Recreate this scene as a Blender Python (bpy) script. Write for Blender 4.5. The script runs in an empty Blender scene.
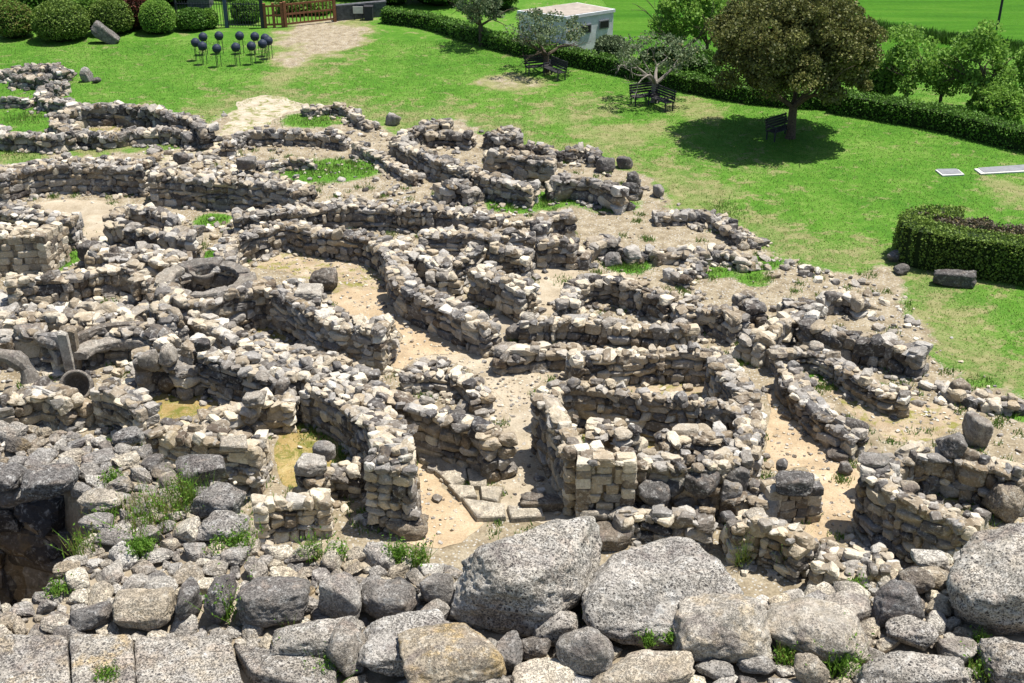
import bpy, math, random
import numpy as np
from mathutils import Vector
from mathutils.geometry import tessellate_polygon

SEED = 7
rng = np.random.default_rng(SEED)
random.seed(SEED)
SC = bpy.context.scene
COL = SC.collection

# ------------------------------------------------------------------ camera maths
F = 1240.0
TH = math.radians(27.9)
H = 18.3
FW = np.array((0, math.cos(TH), -math.sin(TH)))
UPV = np.array((0, math.sin(TH), math.cos(TH)))


def at(px, py, z=0.0):
    d = FW * F + np.array((1, 0, 0)) * (px - 512) - UPV * (py - 341.5)
    t = (z - H) / d[2]
    return np.array((0, 0, H)) + d * t


def ppm(p):
    """pixels per metre at a world point"""
    d = np.dot(np.asarray(p) - np.array((0, 0, H)), FW)
    return F / d


CROPS = {'A1': (0, 0), 'A2': (340, 0), 'A3': (674, 0), 'B1': (0, 190), 'B2': (200, 190), 'B3': (400, 190),
         'B4': (674, 190), 'C1': (0, 350), 'C2': (200, 350), 'C3': (450, 350), 'C4': (674, 350),
         'D1': (0, 500), 'D2': (340, 500), 'D3': (674, 500)}
CROPS = {k: (v[0], v[1], 1024 / 350) for k, v in CROPS.items()}
CROPS['G'] = (0, 240, 1024 / 350)
CROPS.update({'E1': (0, 190, 5.12), 'E2': (0, 300, 5.12), 'E3': (150, 240, 5.12), 'E4': (150, 340, 5.12),
              'E5': (300, 290, 5.12), 'E6': (0, 60, 5.12), 'F': (180, 0, 4.654), '': (0, 0, 1.0)})


def cp(crop, x, y):
    ox, oy, s = CROPS[crop]
    return ox + x / s, oy + y / s


def cat(crop, x, y, z=0.0):
    return at(*cp(crop, x, y), z)


# ------------------------------------------------------------------ numpy noise
_perm = np.random.default_rng(3).permutation(256)
_perm = np.concatenate([_perm, _perm, _perm])
_grad = np.random.default_rng(4).normal(size=(256, 3))
_grad /= np.linalg.norm(_grad, axis=1)[:, None]


def noise3(p):
    p = np.asarray(p, float)
    i = np.floor(p).astype(int)
    f = p - i
    u = f * f * f * (f * (f * 6 - 15) + 10)
    out = 0
    for dx in (0, 1):
        for dy in (0, 1):
            for dz in (0, 1):
                h = _perm[(_perm[(_perm[(i[:, 0] + dx) & 255] + i[:, 1] + dy) & 255] + i[:, 2] + dz) & 255]
                g = _grad[h]
                w = (u[:, 0] if dx else 1 - u[:, 0]) * (u[:, 1] if dy else 1 - u[:, 1]) * (u[:, 2] if dz else 1 - u[:, 2])
                out = out + w * ((f - (dx, dy, dz)) * g).sum(1)
    return out


def fbm(p, octs=4):
    a, s, o = 1.0, 0, 0
    p = np.asarray(p, float)
    for k in range(octs):
        s = s + a * noise3(p + k * 17.3)
        p = p * 2.03
        a *= 0.5
    return s


# ------------------------------------------------------------------ mesh helpers
def new_mesh(name, verts, faces, attr=None, smooth=False, mat=None):
    """verts (n,3); faces: (m,4)/(m,3) array or list of arrays"""
    me = bpy.data.meshes.new(name)
    fl = faces if isinstance(faces, list) else [faces]
    fl = [np.asarray(f, np.int32) for f in fl if len(f)]
    nl = sum(f.size for f in fl)
    nf = sum(len(f) for f in fl)
    me.vertices.add(len(verts))
    me.vertices.foreach_set('co', np.asarray(verts, np.float32).ravel())
    me.loops.add(nl)
    me.loops.foreach_set('vertex_index', np.concatenate([f.ravel() for f in fl]))
    me.polygons.add(nf)
    tot = np.concatenate([np.full(len(f), f.shape[1], np.int32) for f in fl])
    st = np.concatenate([[0], np.cumsum(tot)[:-1]]).astype(np.int32)
    me.polygons.foreach_set('loop_start', st)
    me.update(calc_edges=True)
    me.polygons.foreach_set('use_smooth', np.full(nf, smooth, bool))
    if attr is not None:
        a = me.attributes.new('st', 'FLOAT_COLOR', 'POINT')
        a.data.foreach_set('color', np.asarray(attr, np.float32).ravel())
    if mat is not None:
        me.materials.append(mat)
    me.validate()
    return me


def link(name, me, parent=None, loc=None):
    o = bpy.data.objects.new(name, me)
    COL.objects.link(o)
    if parent is not None:
        o.parent = parent
    if loc is not None:
        o.location = Vector(loc)
    return o


def tag(o, label=None, cat_=None, group=None, kind=None):
    if label:
        o['label'] = label
    if cat_:
        o['category'] = cat_
    if group:
        o['group'] = group
    if kind or cat_:
        o['kind'] = kind or 'thing'
    return o


def empty(name, loc, label, cat_, group=None):
    o = bpy.data.objects.new(name, None)
    COL.objects.link(o)
    o.location = Vector(loc)
    o.empty_display_size = 0.2
    return tag(o, label, cat_, group)


class MB:
    """collects boxes, tubes and plain faces in world space"""

    def __init__(self):
        self.v, self.q, self.t, self.a, self.n = [], [], [], [], 0

    def add(self, v, q=None, t=None, col=(0.5, 0.5, 0.5, 1)):
        v = np.asarray(v, float).reshape(-1, 3)
        self.v.append(v)
        if q is not None and len(q):
            self.q.append(np.asarray(q, int) + self.n)
        if t is not None and len(t):
            self.t.append(np.asarray(t, int) + self.n)
        col = np.asarray(col, float)
        self.a.append(np.tile(col, (len(v), 1)) if col.ndim == 1 else col)
        self.n += len(v)

    def box(self, c, size, yaw=0.0, M=None, col=(0.5, 0.5, 0.5, 1), bev=0.0):
        s = np.asarray(size) / 2.0
        V = np.array([(x, y, z) for x in (-1, 1) for y in (-1, 1) for z in (-1, 1)], float) * s
        if M is None:
            cy, sy = math.cos(yaw), math.sin(yaw)
            M = np.array(((cy, -sy, 0), (sy, cy, 0), (0, 0, 1)))
        V = V @ np.asarray(M).T + np.asarray(c)
        Q = [(0, 1, 3, 2), (4, 6, 7, 5), (0, 4, 5, 1), (2, 3, 7, 6), (0, 2, 6, 4), (1, 5, 7, 3)]
        self.add(V, Q, col=col)

    def tube(self, pts, radii, k=8, col=(0.5, 0.5, 0.5, 1), cap=True):
        pts = np.asarray(pts, float)
        n = len(pts)
        if np.ndim(radii) == 0:
            radii = [radii] * n
        V = []
        ref = np.array((0.31, 0.17, 0.93))
        for i in range(n):
            d = pts[min(i + 1, n - 1)] - pts[max(i - 1, 0)]
            d = d / (np.linalg.norm(d) + 1e-9)
            r0 = ref if abs(d @ ref) < 0.95 else np.array((1.0, 0, 0))
            a = np.cross(d, r0)
            a /= np.linalg.norm(a)
            b = np.cross(d, a)
            for j in range(k):
                t = 2 * math.pi * j / k
                V.append(pts[i] + radii[i] * (math.cos(t) * a + math.sin(t) * b))
        Q = [(i * k + j, i * k + (j + 1) % k, (i + 1) * k + (j + 1) % k, (i + 1) * k + j) for i in range(n - 1) for j in range(k)]
        T = []
        if cap:
            V.append(pts[0]); V.append(pts[-1])
            T = [(n * k, (j + 1) % k, j) for j in range(k)] + [(n * k + 1, (n - 1) * k + j, (n - 1) * k + (j + 1) % k) for j in range(k)]
        self.add(V, Q, T, col=col)

    def build(self, name, mat, parent=None, origin=(0, 0, 0), smooth=False):
        if not self.v:
            return None
        V = np.concatenate(self.v) - np.asarray(origin)
        fl = []
        if self.q:
            fl.append(np.concatenate(self.q))
        if self.t:
            fl.append(np.concatenate(self.t))
        me = new_mesh(name, V, fl, np.concatenate(self.a), smooth, mat)
        o = link(name, me, parent)
        if parent is None:
            o.location = Vector(origin)
        return o


# ------------------------------------------------------------------ materials
def nt(name):
    m = bpy.data.materials.new(name)
    m.use_nodes = True
    t = m.node_tree
    t.nodes.clear()
    out = t.nodes.new('ShaderNodeOutputMaterial')
    b = t.nodes.new('ShaderNodeBsdfPrincipled')
    t.links.new(b.outputs[0], out.inputs[0])
    b.inputs['Roughness'].default_value = 0.9
    b.inputs['Specular IOR Level'].default_value = 0.2
    return m, t, b


class N:
    def __init__(self, t):
        self.t = t

    def new(self, kind, **kw):
        n = self.t.nodes.new(kind)
        for k, v in kw.items():
            setattr(n, k, v)
        return n

    def set(self, sock, v):
        if isinstance(v, bpy.types.NodeSocket):
            self.t.links.new(v, sock)
        elif isinstance(v, (tuple, list)):
            sock.default_value = (*v, 1) if len(v) == 3 and sock.type == 'RGBA' else v
        else:
            sock.default_value = v

    def noise(self, vec, scale, detail=4, rough=0.55, dist=0.0, col=False):
        n = self.new('ShaderNodeTexNoise')
        self.set(n.inputs['Vector'], vec)
        n.inputs['Scale'].default_value = scale
        n.inputs['Detail'].default_value = detail
        n.inputs['Roughness'].default_value = rough
        n.inputs['Distortion'].default_value = dist
        return n.outputs['Color' if col else 'Fac']

    def voro(self, vec, scale, feature='F1', out='Distance'):
        n = self.new('ShaderNodeTexVoronoi', feature=feature)
        self.set(n.inputs['Vector'], vec)
        n.inputs['Scale'].default_value = scale
        return n.outputs[out]

    def math(self, op, a, b=0.0, clamp=False):
        n = self.new('ShaderNodeMath', operation=op, use_clamp=clamp)
        self.set(n.inputs[0], a)
        self.set(n.inputs[1], b)
        return n.outputs[0]

    def ramp(self, fac, stops, interp='LINEAR'):
        n = self.new('ShaderNodeValToRGB')
        n.color_ramp.interpolation = interp
        e = n.color_ramp.elements
        while len(e) < len(stops):
            e.new(0.5)
        for el, (p, c) in zip(e, stops):
            el.position = p
            el.color = (*c, 1) if not np.isscalar(c) else (c, c, c, 1)
        self.set(n.inputs[0], fac)
        return n.outputs[0]

    def step(self, fac, lo, hi):
        n = self.new('ShaderNodeMapRange')
        n.interpolation_type = 'SMOOTHSTEP'
        self.set(n.inputs[0], fac)
        n.inputs[1].default_value = lo
        n.inputs[2].default_value = hi
        return n.outputs[0]

    def mix(self, fac, a, b, mode='MIX'):
        n = self.new('ShaderNodeMix', data_type='RGBA', blend_type=mode)
        self.set(n.inputs[0], fac)
        self.set(n.inputs[6], a)
        self.set(n.inputs[7], b)
        return n.outputs[2]

    def bump(self, h, strength, dist, normal=None):
        n = self.new('ShaderNodeBump')
        n.inputs['Strength'].default_value = strength
        n.inputs['Distance'].default_value = dist
        self.set(n.inputs['Height'], h)
        if normal is not None:
            self.set(n.inputs['Normal'], normal)
        return n.outputs[0]


def stone_mat(name, src='attr', speck=0.0, fine=1.0, lichen=0.5):
    m, t, b = nt(name)
    n = N(t)
    if src == 'attr':
        a = n.new('ShaderNodeAttribute', attribute_name='st')
        c = a.outputs['Color']
    else:
        a = n.new('ShaderNodeObjectInfo')
        c = a.outputs['Color']
    sep = n.new('ShaderNodeSeparateColor')
    t.links.new(c, sep.inputs[0])
    R, G, B = sep.outputs
    geo = n.new('ShaderNodeNewGeometry')
    pos = geo.outputs['Position']
    grey = n.ramp(R, [(0, (0.045, 0.043, 0.044)), (0.35, (0.13, 0.122, 0.116)), (0.7, (0.3, 0.282, 0.258)), (1, (0.48, 0.455, 0.41))])
    tan = n.ramp(R, [(0, (0.105, 0.08, 0.06)), (0.35, (0.23, 0.182, 0.125)), (0.7, (0.41, 0.345, 0.25)), (1, (0.57, 0.505, 0.39))])
    base = n.mix(G, grey, tan)
    big = n.noise(pos, 3.1 * fine, 5, 0.6)
    base = n.mix(0.7, base, n.ramp(big, [(0.28, 0.36), (0.5, 0.5), (0.72, 0.7)]), 'OVERLAY')
    fin = n.noise(pos, 21 * fine, 5, 0.65)
    # pale crust of lichen in patches
    li = n.noise(pos, 8.3 * fine, 6, 0.7, 0.6)
    lif = n.math('MULTIPLY', n.step(li, 0.5, 0.66), lichen)
    base = n.mix(lif, base, n.mix(G, (0.5, 0.49, 0.465), (0.58, 0.545, 0.46)))
    # dark crust
    dk = n.noise(pos, 13 * fine, 5, 0.7, 0.4)
    base = n.mix(n.math('MULTIPLY', n.step(dk, 0.58, 0.72), 0.6), base, (0.05, 0.045, 0.04))
    # ochre lichen, driven by the blue channel
    oc = n.noise(pos, 4.1 * fine, 5, 0.65)
    ocf = n.math('MULTIPLY', n.math('MULTIPLY', n.step(oc, 0.46, 0.64), B), 0.7)
    base = n.mix(ocf, base, (0.4, 0.28, 0.12))
    hgt = n.math('ADD', n.math('MULTIPLY', fin, 0.5), big)
    if speck > 0:
        warp = n.new('ShaderNodeVectorMath', operation='ADD')
        t.links.new(pos, warp.inputs[0])
        wn = n.noise(pos, 14, 3, 0.6, 0, True)
        sc_ = n.new('ShaderNodeVectorMath', operation='SCALE')
        t.links.new(wn, sc_.inputs[0])
        sc_.inputs['Scale'].default_value = 0.06
        t.links.new(sc_.outputs[0], warp.inputs[1])
        v1 = n.voro(warp.outputs[0], 19)
        v2 = n.voro(warp.outputs[0], 47)
        rn = n.noise(pos, 7.0, 5, 0.7)
        v1 = n.math('ADD', v1, n.math('MULTIPLY', n.math('SUBTRACT', rn, 0.5), 0.9))
        v2 = n.math('ADD', v2, n.math('MULTIPLY', n.math('SUBTRACT', n.noise(pos, 3.3, 5, 0.7), 0.5), 0.8))
        pit1 = n.step(v1, 0.26, 0.14)
        pit2 = n.step(v2, 0.36, 0.2)
        sp3 = n.step(n.noise(pos, 46, 4, 0.75), 0.5, 0.6)
        pit = n.math('MAXIMUM', n.math('MAXIMUM', pit1, n.math('MULTIPLY', pit2, 0.8)), n.math('MULTIPLY', sp3, n.math('MULTIPLY', n.step(rn, 0.38, 0.62), 0.75)))
        stain = n.step(n.noise(pos, 1.7, 6, 0.72, 0.7), 0.5, 0.68)
        base = n.mix(n.math('MULTIPLY', stain, 0.7), base, (0.135, 0.112, 0.105))
        tint = n.step(n.noise(pos, 2.6, 5, 0.7, 0.5), 0.53, 0.68)
        base = n.mix(n.math('MULTIPLY', tint, 0.45), base, (0.36, 0.285, 0.225))
        pit = n.math('MULTIPLY', pit, n.step(n.noise(pos, 1.25, 5, 0.65), 0.22, 0.5))
        base = n.mix(n.math('MULTIPLY', pit, speck), base, (0.06, 0.054, 0.052))
        hgt = n.math('SUBTRACT', hgt, n.math('MULTIPLY', pit, 0.7))
    base = n.mix(0.55, base, n.ramp(fin, [(0.3, 0.3), (0.5, 0.5), (0.7, 0.72)]), 'OVERLAY')
    t.links.new(base, b.inputs['Base Color'])
    t.links.new(n.bump(hgt, 0.85, 0.05 / fine), b.inputs['Normal'])
    b.inputs['Roughness'].default_value = 0.95
    b.inputs['Specular IOR Level'].default_value = 0.12
    return m


def leaf_mat(name, dark, light, trans=0.35, rough=0.6):
    m, t, b = nt(name)
    n = N(t)
    a = n.new('ShaderNodeAttribute', attribute_name='st')
    sep = n.new('ShaderNodeSeparateColor')
    t.links.new(a.outputs['Color'], sep.inputs[0])
    c = n.ramp(sep.outputs[0], [(0, dark), (1, light)])
    c = n.mix(sep.outputs[1], c, (0.19, 0.15, 0.05))
    t.links.new(c, b.inputs['Base Color'])
    b.inputs['Roughness'].default_value = rough
    b.inputs['Specular IOR Level'].default_value = 0.25
    tr = n.new('ShaderNodeBsdfTranslucent')
    t.links.new(c, tr.inputs[0])
    mx = n.new('ShaderNodeMixShader')
    mx.inputs[0].default_value = trans
    t.links.new(b.outputs[0], mx.inputs[1])
    t.links.new(tr.outputs[0], mx.inputs[2])
    out = [x for x in t.nodes if x.type == 'OUTPUT_MATERIAL'][0]
    t.links.new(mx.outputs[0], out.inputs[0])
    return m


def plain_mat(name, col, rough=0.7, var=0.25, scale=12, metal=0.0):
    m, t, b = nt(name)
    n = N(t)
    geo = n.new('ShaderNodeNewGeometry')
    no = n.noise(geo.outputs['Position'], scale, 5, 0.6)
    lo = tuple(c * (1 - var) for c in col)
    hi = tuple(min(1, c * (1 + var)) for c in col)
    t.links.new(n.ramp(no, [(0.3, lo), (0.7, hi)]), b.inputs['Base Color'])
    b.inputs['Roughness'].default_value = rough
    b.inputs['Metallic'].default_value = metal
    t.links.new(n.bump(no, 0.3, 0.01), b.inputs['Normal'])
    return m


def ground_mat():
    m, t, b = nt('ground_grass_and_dirt')
    n = N(t)
    a = n.new('ShaderNodeAttribute', attribute_name='st')
    sep = n.new('ShaderNodeSeparateColor')
    t.links.new(a.outputs['Color'], sep.inputs[0])
    R, G, B = sep.outputs
    geo = n.new('ShaderNodeNewGeometry')
    pos = geo.outputs['Position']
    n1 = n.noise(pos, 0.35, 6, 0.6)
    n2 = n.noise(pos, 2.3, 6, 0.65)
    n3 = n.noise(pos, 13, 5, 0.7)
    n4 = n.noise(pos, 1.1, 6, 0.7, 0.5)
    grass = n.ramp(n.math('ADD', n.math('MULTIPLY', n1, 0.5), n.math('MULTIPLY', n2, 0.5)),
                   [(0.36, (0.048, 0.14, 0.014)), (0.5, (0.078, 0.185, 0.02)), (0.64, (0.14, 0.23, 0.045))])
    grass = n.mix(0.75, grass, n.ramp(n3, [(0.25, 0.22), (0.5, 0.5), (0.75, 0.78)]), 'OVERLAY')
    dry = n.ramp(n2, [(0.3, (0.16, 0.16, 0.06)), (0.7, (0.32, 0.27, 0.15))])
    dryf = n.math('ADD', n.math('MULTIPLY', n.step(n4, 0.47, 0.68), 0.62), G, True)
    dryf2 = n.step(n.math('ADD', dryf, n.math('MULTIPLY', n.math('SUBTRACT', n3, 0.5), 1.2)), 0.25, 0.75)
    grass = n.mix(n.math('MULTIPLY', dryf2, 0.8), grass, dry)
    dirt = n.ramp(n2, [(0.3, (0.17, 0.135, 0.087)), (0.5, (0.275, 0.228, 0.155)), (0.7, (0.375, 0.325, 0.24))])
    dirt = n.mix(0.8, dirt, n.ramp(n3, [(0.25, 0.25), (0.5, 0.5), (0.75, 0.75)]), 'OVERLAY')
    peb = n.voro(pos, 9)
    dirt = n.mix(n.step(peb, 0.3, 0.18), dirt, (0.42, 0.4, 0.36))
    edge = n.math('ADD', R, n.math('MULTIPLY', n.math('SUBTRACT', n4, 0.5), 1.0))
    edge = n.math('ADD', edge, n.math('MULTIPLY', n.math('SUBTRACT', n3, 0.5), 0.5))
    f = n.step(edge, 0.35, 0.65)
    col = n.mix(f, grass, dirt)
    t.links.new(col, b.inputs['Base Color'])
    h = n.math('ADD', n3, n.math('MULTIPLY', n2, 1.5))
    t.links.new(n.bump(h, 0.7, 0.08), b.inputs['Normal'])
    b.inputs['Specular IOR Level'].default_value = 0.08
    return m


def dirt_mat(name, c0, c1, c2, moss=None):
    m, t, b = nt(name)
    n = N(t)
    geo = n.new('ShaderNodeNewGeometry')
    pos = geo.outputs['Position']
    n1 = n.noise(pos, 1.3, 6, 0.65, 0.4)
    n3 = n.noise(pos, 17, 5, 0.7)
    c = n.ramp(n1, [(0.3, c0), (0.5, c1), (0.7, c2)])
    c = n.mix(0.5, c, n.ramp(n.noise(pos, 0.55, 6, 0.7, 0.6), [(0.32, 0.32), (0.5, 0.5), (0.68, 0.62)]), 'OVERLAY')
    c = n.mix(0.6, c, n.ramp(n3, [(0.25, 0.3), (0.5, 0.5), (0.75, 0.72)]), 'OVERLAY')
    if moss:
        mf = n.step(n.noise(pos, 1.9, 6, 0.75, 0.8), 0.47, 0.62)
        c = n.mix(mf, c, moss)
    peb = n.voro(pos, 15)
    c = n.mix(n.math('MULTIPLY', n.step(peb, 0.22, 0.12), 0.6), c, (0.45, 0.41, 0.34))
    t.links.new(c, b.inputs['Base Color'])
    t.links.new(n.bump(n.math('ADD', n3, n1), 0.5, 0.05), b.inputs['Normal'])
    b.inputs['Specular IOR Level'].default_value = 0.08
    return m


def field_mat():
    m, t, b = nt('field_young_crop')
    n = N(t)
    geo = n.new('ShaderNodeNewGeometry')
    mp = n.new('ShaderNodeMapping')
    mp.inputs['Rotation'].default_value = (0, 0, math.radians(-12))
    mp.inputs['Scale'].default_value = (0.12, 1.0, 1)
    t.links.new(geo.outputs['Position'], mp.inputs[0])
    st = n.noise(mp.outputs[0], 0.7, 6, 0.6)
    fi = n.noise(geo.outputs['Position'], 3, 6, 0.7)
    c = n.ramp(st, [(0.3, (0.03, 0.1, 0.008)), (0.5, (0.045, 0.132, 0.01)), (0.7, (0.075, 0.165, 0.018))])
    c = n.mix(0.5, c, n.ramp(fi, [(0.3, 0.35), (0.7, 0.65)]), 'OVERLAY')
    t.links.new(c, b.inputs['Base Color'])
    t.links.new(n.bump(fi, 0.6, 0.15), b.inputs['Normal'])
    b.inputs['Specular IOR Level'].default_value = 0.05
    return m


M = {
    'stone': stone_mat('dry_stone', 'attr'),
    'rubble': stone_mat('rubble_stone_surface', 'attr', speck=0.35),
    'boulder': stone_mat('boulder_stone', 'obj', speck=0.4),
    'basalt': stone_mat('vesicular_basalt', 'obj', speck=0.95, lichen=0.65),
    'ground': ground_mat(),
    'path': dirt_mat('sandy_path', (0.3, 0.225, 0.14), (0.385, 0.295, 0.19), (0.45, 0.365, 0.255)),
    'floor': dirt_mat('earth_floor', (0.25, 0.185, 0.115), (0.33, 0.26, 0.175), (0.42, 0.35, 0.26), (0.19, 0.18, 0.05)),
    'floorpale': dirt_mat('trodden_floor', (0.275, 0.225, 0.155), (0.35, 0.295, 0.215), (0.425, 0.37, 0.285)),
    'mossfloor': dirt_mat('mossy_floor', (0.26, 0.19, 0.075), (0.3, 0.22, 0.09), (0.36, 0.29, 0.14), (0.13, 0.135, 0.03)),
    'field': field_mat(),
    'grass': leaf_mat('grass_blades', (0.062, 0.152, 0.02), (0.165, 0.262, 0.055), 0.4),
    'weed': leaf_mat('weed_leaves', (0.06, 0.16, 0.012), (0.2, 0.34, 0.05), 0.4),
    'straw': leaf_mat('dry_grass', (0.2, 0.17, 0.06), (0.34, 0.3, 0.13), 0.3),
    'oak': leaf_mat('holm_oak_leaves', (0.046, 0.06, 0.015), (0.215, 0.22, 0.066), 0.25, 0.5),
    'olive': leaf_mat('olive_leaves', (0.07, 0.105, 0.045), (0.21, 0.265, 0.14), 0.25),
    'hedge': leaf_mat('hedge_leaves', (0.03, 0.085, 0.01), (0.13, 0.26, 0.035), 0.25),
    'box': leaf_mat('box_leaves', (0.045, 0.095, 0.012), (0.2, 0.29, 0.05), 0.25),
    'bright': leaf_mat('bright_leaves', (0.085, 0.19, 0.022), (0.26, 0.43, 0.075), 0.4),
    'dead': leaf_mat('dead_leaves', (0.07, 0.062, 0.04), (0.2, 0.165, 0.11), 0.2),
    'red': leaf_mat('red_leaves', (0.05, 0.018, 0.014), (0.15, 0.045, 0.025), 0.2),
    'bark': plain_mat('bark', (0.085, 0.066, 0.048), 0.95, 0.45, 14),
    'greybark': plain_mat('grey_bark', (0.2, 0.18, 0.155), 0.95, 0.4, 14),
    'leafcore': plain_mat('shadowed_foliage', (0.016, 0.03, 0.007), 0.95, 0.4, 9),  # near-black green paints the shade inside bushes and hedges
    'iron': plain_mat('dark_iron', (0.03, 0.033, 0.04), 0.6, 0.2, 8),
    'sphere': plain_mat('slate_blue_metal', (0.022, 0.03, 0.052), 0.6, 0.3, 20),
    'wood': plain_mat('brown_stained_wood', (0.19, 0.085, 0.042), 0.7, 0.35, 9),
    'darkwood': plain_mat('dark_bench_wood', (0.035, 0.034, 0.036), 0.7, 0.35, 9),
    'render': plain_mat('weathered_white_render', (0.6, 0.61, 0.63), 0.9, 0.18, 3),
    'roof': plain_mat('brown_felt_roof', (0.3, 0.26, 0.22), 0.9, 0.2, 2),
    'black': plain_mat('dark_opening', (0.02, 0.02, 0.022), 0.5, 0.2, 4),
    'concrete': plain_mat('grey_concrete', (0.2, 0.205, 0.215), 0.9, 0.15, 6),
    'white': plain_mat('pale_kerb', (0.5, 0.49, 0.46), 0.9, 0.12, 6),
    'greywall': plain_mat('dark_grey_masonry', (0.085, 0.087, 0.092), 0.9, 0.5, 5),
    'blue': plain_mat('blue_grey_post', (0.05, 0.075, 0.12), 0.6, 0.2, 5),
    'terrace': dirt_mat('rubble_earth', (0.16, 0.13, 0.09), (0.26, 0.215, 0.155), (0.36, 0.31, 0.235)),
    'gravel': dirt_mat('gravel_path', (0.3, 0.25, 0.18), (0.4, 0.345, 0.26), (0.47, 0.42, 0.33), (.16, .17, .05)),
}

# ------------------------------------------------------------------ stones
_cs = {}


def cubesphere(n):
    if n in _cs:
        return _cs[n]
    keys, V, Q = {}, [], []

    def vid(p):
        k = tuple(np.round(p, 5))
        if k not in keys:
            keys[k] = len(V)
            V.append(p)
        return keys[k]
    g = np.tan(np.linspace(-1, 1, n + 1) * math.pi / 4)
    for ax in range(3):
        for sg in (-1, 1):
            u, w = (ax + 1) % 3, (ax + 2) % 3
            ids = np.zeros((n + 1, n + 1), int)
            for i in range(n + 1):
                for j in range(n + 1):
                    p = np.zeros(3)
                    p[ax] = sg
                    p[u] = g[i]
                    p[w] = g[j]
                    ids[i, j] = vid(p)
            for i in range(n):
                for j in range(n):
                    q = [ids[i, j], ids[i + 1, j], ids[i + 1, j + 1], ids[i, j + 1]]
                    Q.append(q if sg > 0 else q[::-1])
    V = np.array(V)
    D = V / np.linalg.norm(V, axis=1)[:, None]
    _cs[n] = (D, np.array(Q, np.int32))
    return _cs[n]


def rock(n, r, boxy=0.5, cuts=7, p=12, rough=0.06, freq=2.2):
    """unit rock: half-extent 0.5 on each axis"""
    D, Q = cubesphere(n)
    ns, hs = [], []
    for ax in range(3):
        for sg in (-1, 1):
            v = np.zeros(3)
            v[ax] = sg
            v = v + r.normal(size=3) * 0.13 * (1.3 - boxy)
            ns.append(v / np.linalg.norm(v))
            hs.append(0.98 + 0.22 * max(0, .7 - boxy) + r.uniform(-0.1, 0.06))
    for _ in range(cuts):
        v = r.normal(size=3)
        v /= np.linalg.norm(v)
        ns.append(v)
        hs.append(r.uniform(0.84, 1.16) + 0.42 * boxy * boxy)
    ns, hs = np.array(ns), np.array(hs)
    d = np.maximum(D @ ns.T, 1e-3) / hs
    rad = 1.0 / (d ** p).sum(1) ** (1.0 / p)
    o = r.uniform(0, 90, 3)
    rad = rad * (1 + rough * fbm(D * freq + o, 4) + rough * 0.5 * fbm(D * freq * 3 + o, 3))
    V = D * rad[:, None]
    lo, hi = V.min(0), V.max(0)
    V = (V - (lo + hi) / 2) / (hi - lo)
    return V, Q


prng = np.random.default_rng(11)
PROTO = [rock(6, prng, boxy=prng.uniform(0.05, 0.65), cuts=prng.integers(6, 12), p=22, rough=0.11, freq=1.7) for _ in range(36)]
ASHLAR = [rock(6, prng, boxy=.95, cuts=4, p=15, rough=0.07) for _ in range(12)]
PEB = [rock(4, prng, boxy=0.3, cuts=7, p=18, rough=0.08) for _ in range(14)]
SLATE = [rock(6, prng, boxy=0.6, cuts=7, p=20, rough=0.1) for _ in range(12)]


class Stones:
    def __init__(self, protos):
        self.pr = protos
        self.items = []

    def add(self, pos, scale, yaw=0.0, tilt=(0, 0), col=(0.5, 0.3, 0.0), idx=None):
        if idx is None:
            idx = int(rng.integers(len(self.pr)))
        self.items.append((idx, *pos, *scale, yaw, *tilt, *col))

    def arrays(self):
        A = np.array(self.items, float)
        VS, QS, CS, n = [], [], [], 0
        for k in range(len(self.pr)):
            I = A[A[:, 0] == k]
            if not len(I):
                continue
            pv, pq = self.pr[k]
            m = len(I)
            V = pv[None] * I[:, None, 4:7]
            cx, sx = np.cos(I[:, 8])[:, None], np.sin(I[:, 8])[:, None]
            x, y, z = V[..., 0], V[..., 1], V[..., 2]
            y, z = y * cx - z * sx, y * sx + z * cx
            cy, sy = np.cos(I[:, 9])[:, None], np.sin(I[:, 9])[:, None]
            x, z = x * cy + z * sy, -x * sy + z * cy
            cz, sz = np.cos(I[:, 7])[:, None], np.sin(I[:, 7])[:, None]
            x, y = x * cz - y * sz, x * sz + y * cz
            V = np.stack([x, y, z], -1) + I[:, None, 1:4]
            VS.append(V.reshape(-1, 3))
            nv = len(pv)
            QS.append((pq[None] + (np.arange(m) * nv)[:, None, None]).reshape(-1, 4) + n)
            c = np.concatenate([I[:, 10:13], np.ones((m, 1))], 1)
            CS.append(np.repeat(c, nv, 0))
            n += m * nv
        return np.concatenate(VS), np.concatenate(QS), np.concatenate(CS)

    def build(self, name, mat, parent=None, origin=(0, 0, 0), extra=None):
        V, Q, C = self.arrays()
        if extra is not None:
            Q = np.concatenate([Q, extra[1] + len(V)])
            V = np.concatenate([V, extra[0]])
            C = np.concatenate([C, extra[2]])
        me = new_mesh(name, V - np.asarray(origin), Q, C, False, mat)
        o = link(name, me, parent)
        if parent is None:
            o.location = Vector(origin)
        return o


def stone_col(tan=0.35, bright=0.5, spread=0.27):
    g = 1.0 if rng.random() < tan else rng.uniform(0, 0.35)
    g = g * rng.uniform(0.65, 1.0) if g == 1.0 else g
    return (float(np.clip(rng.normal(bright + (0.12 if g > 0.6 else 0), spread), 0.02, 1.0)), g, float(max(0, rng.normal(0.0, 0.22))))


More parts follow.
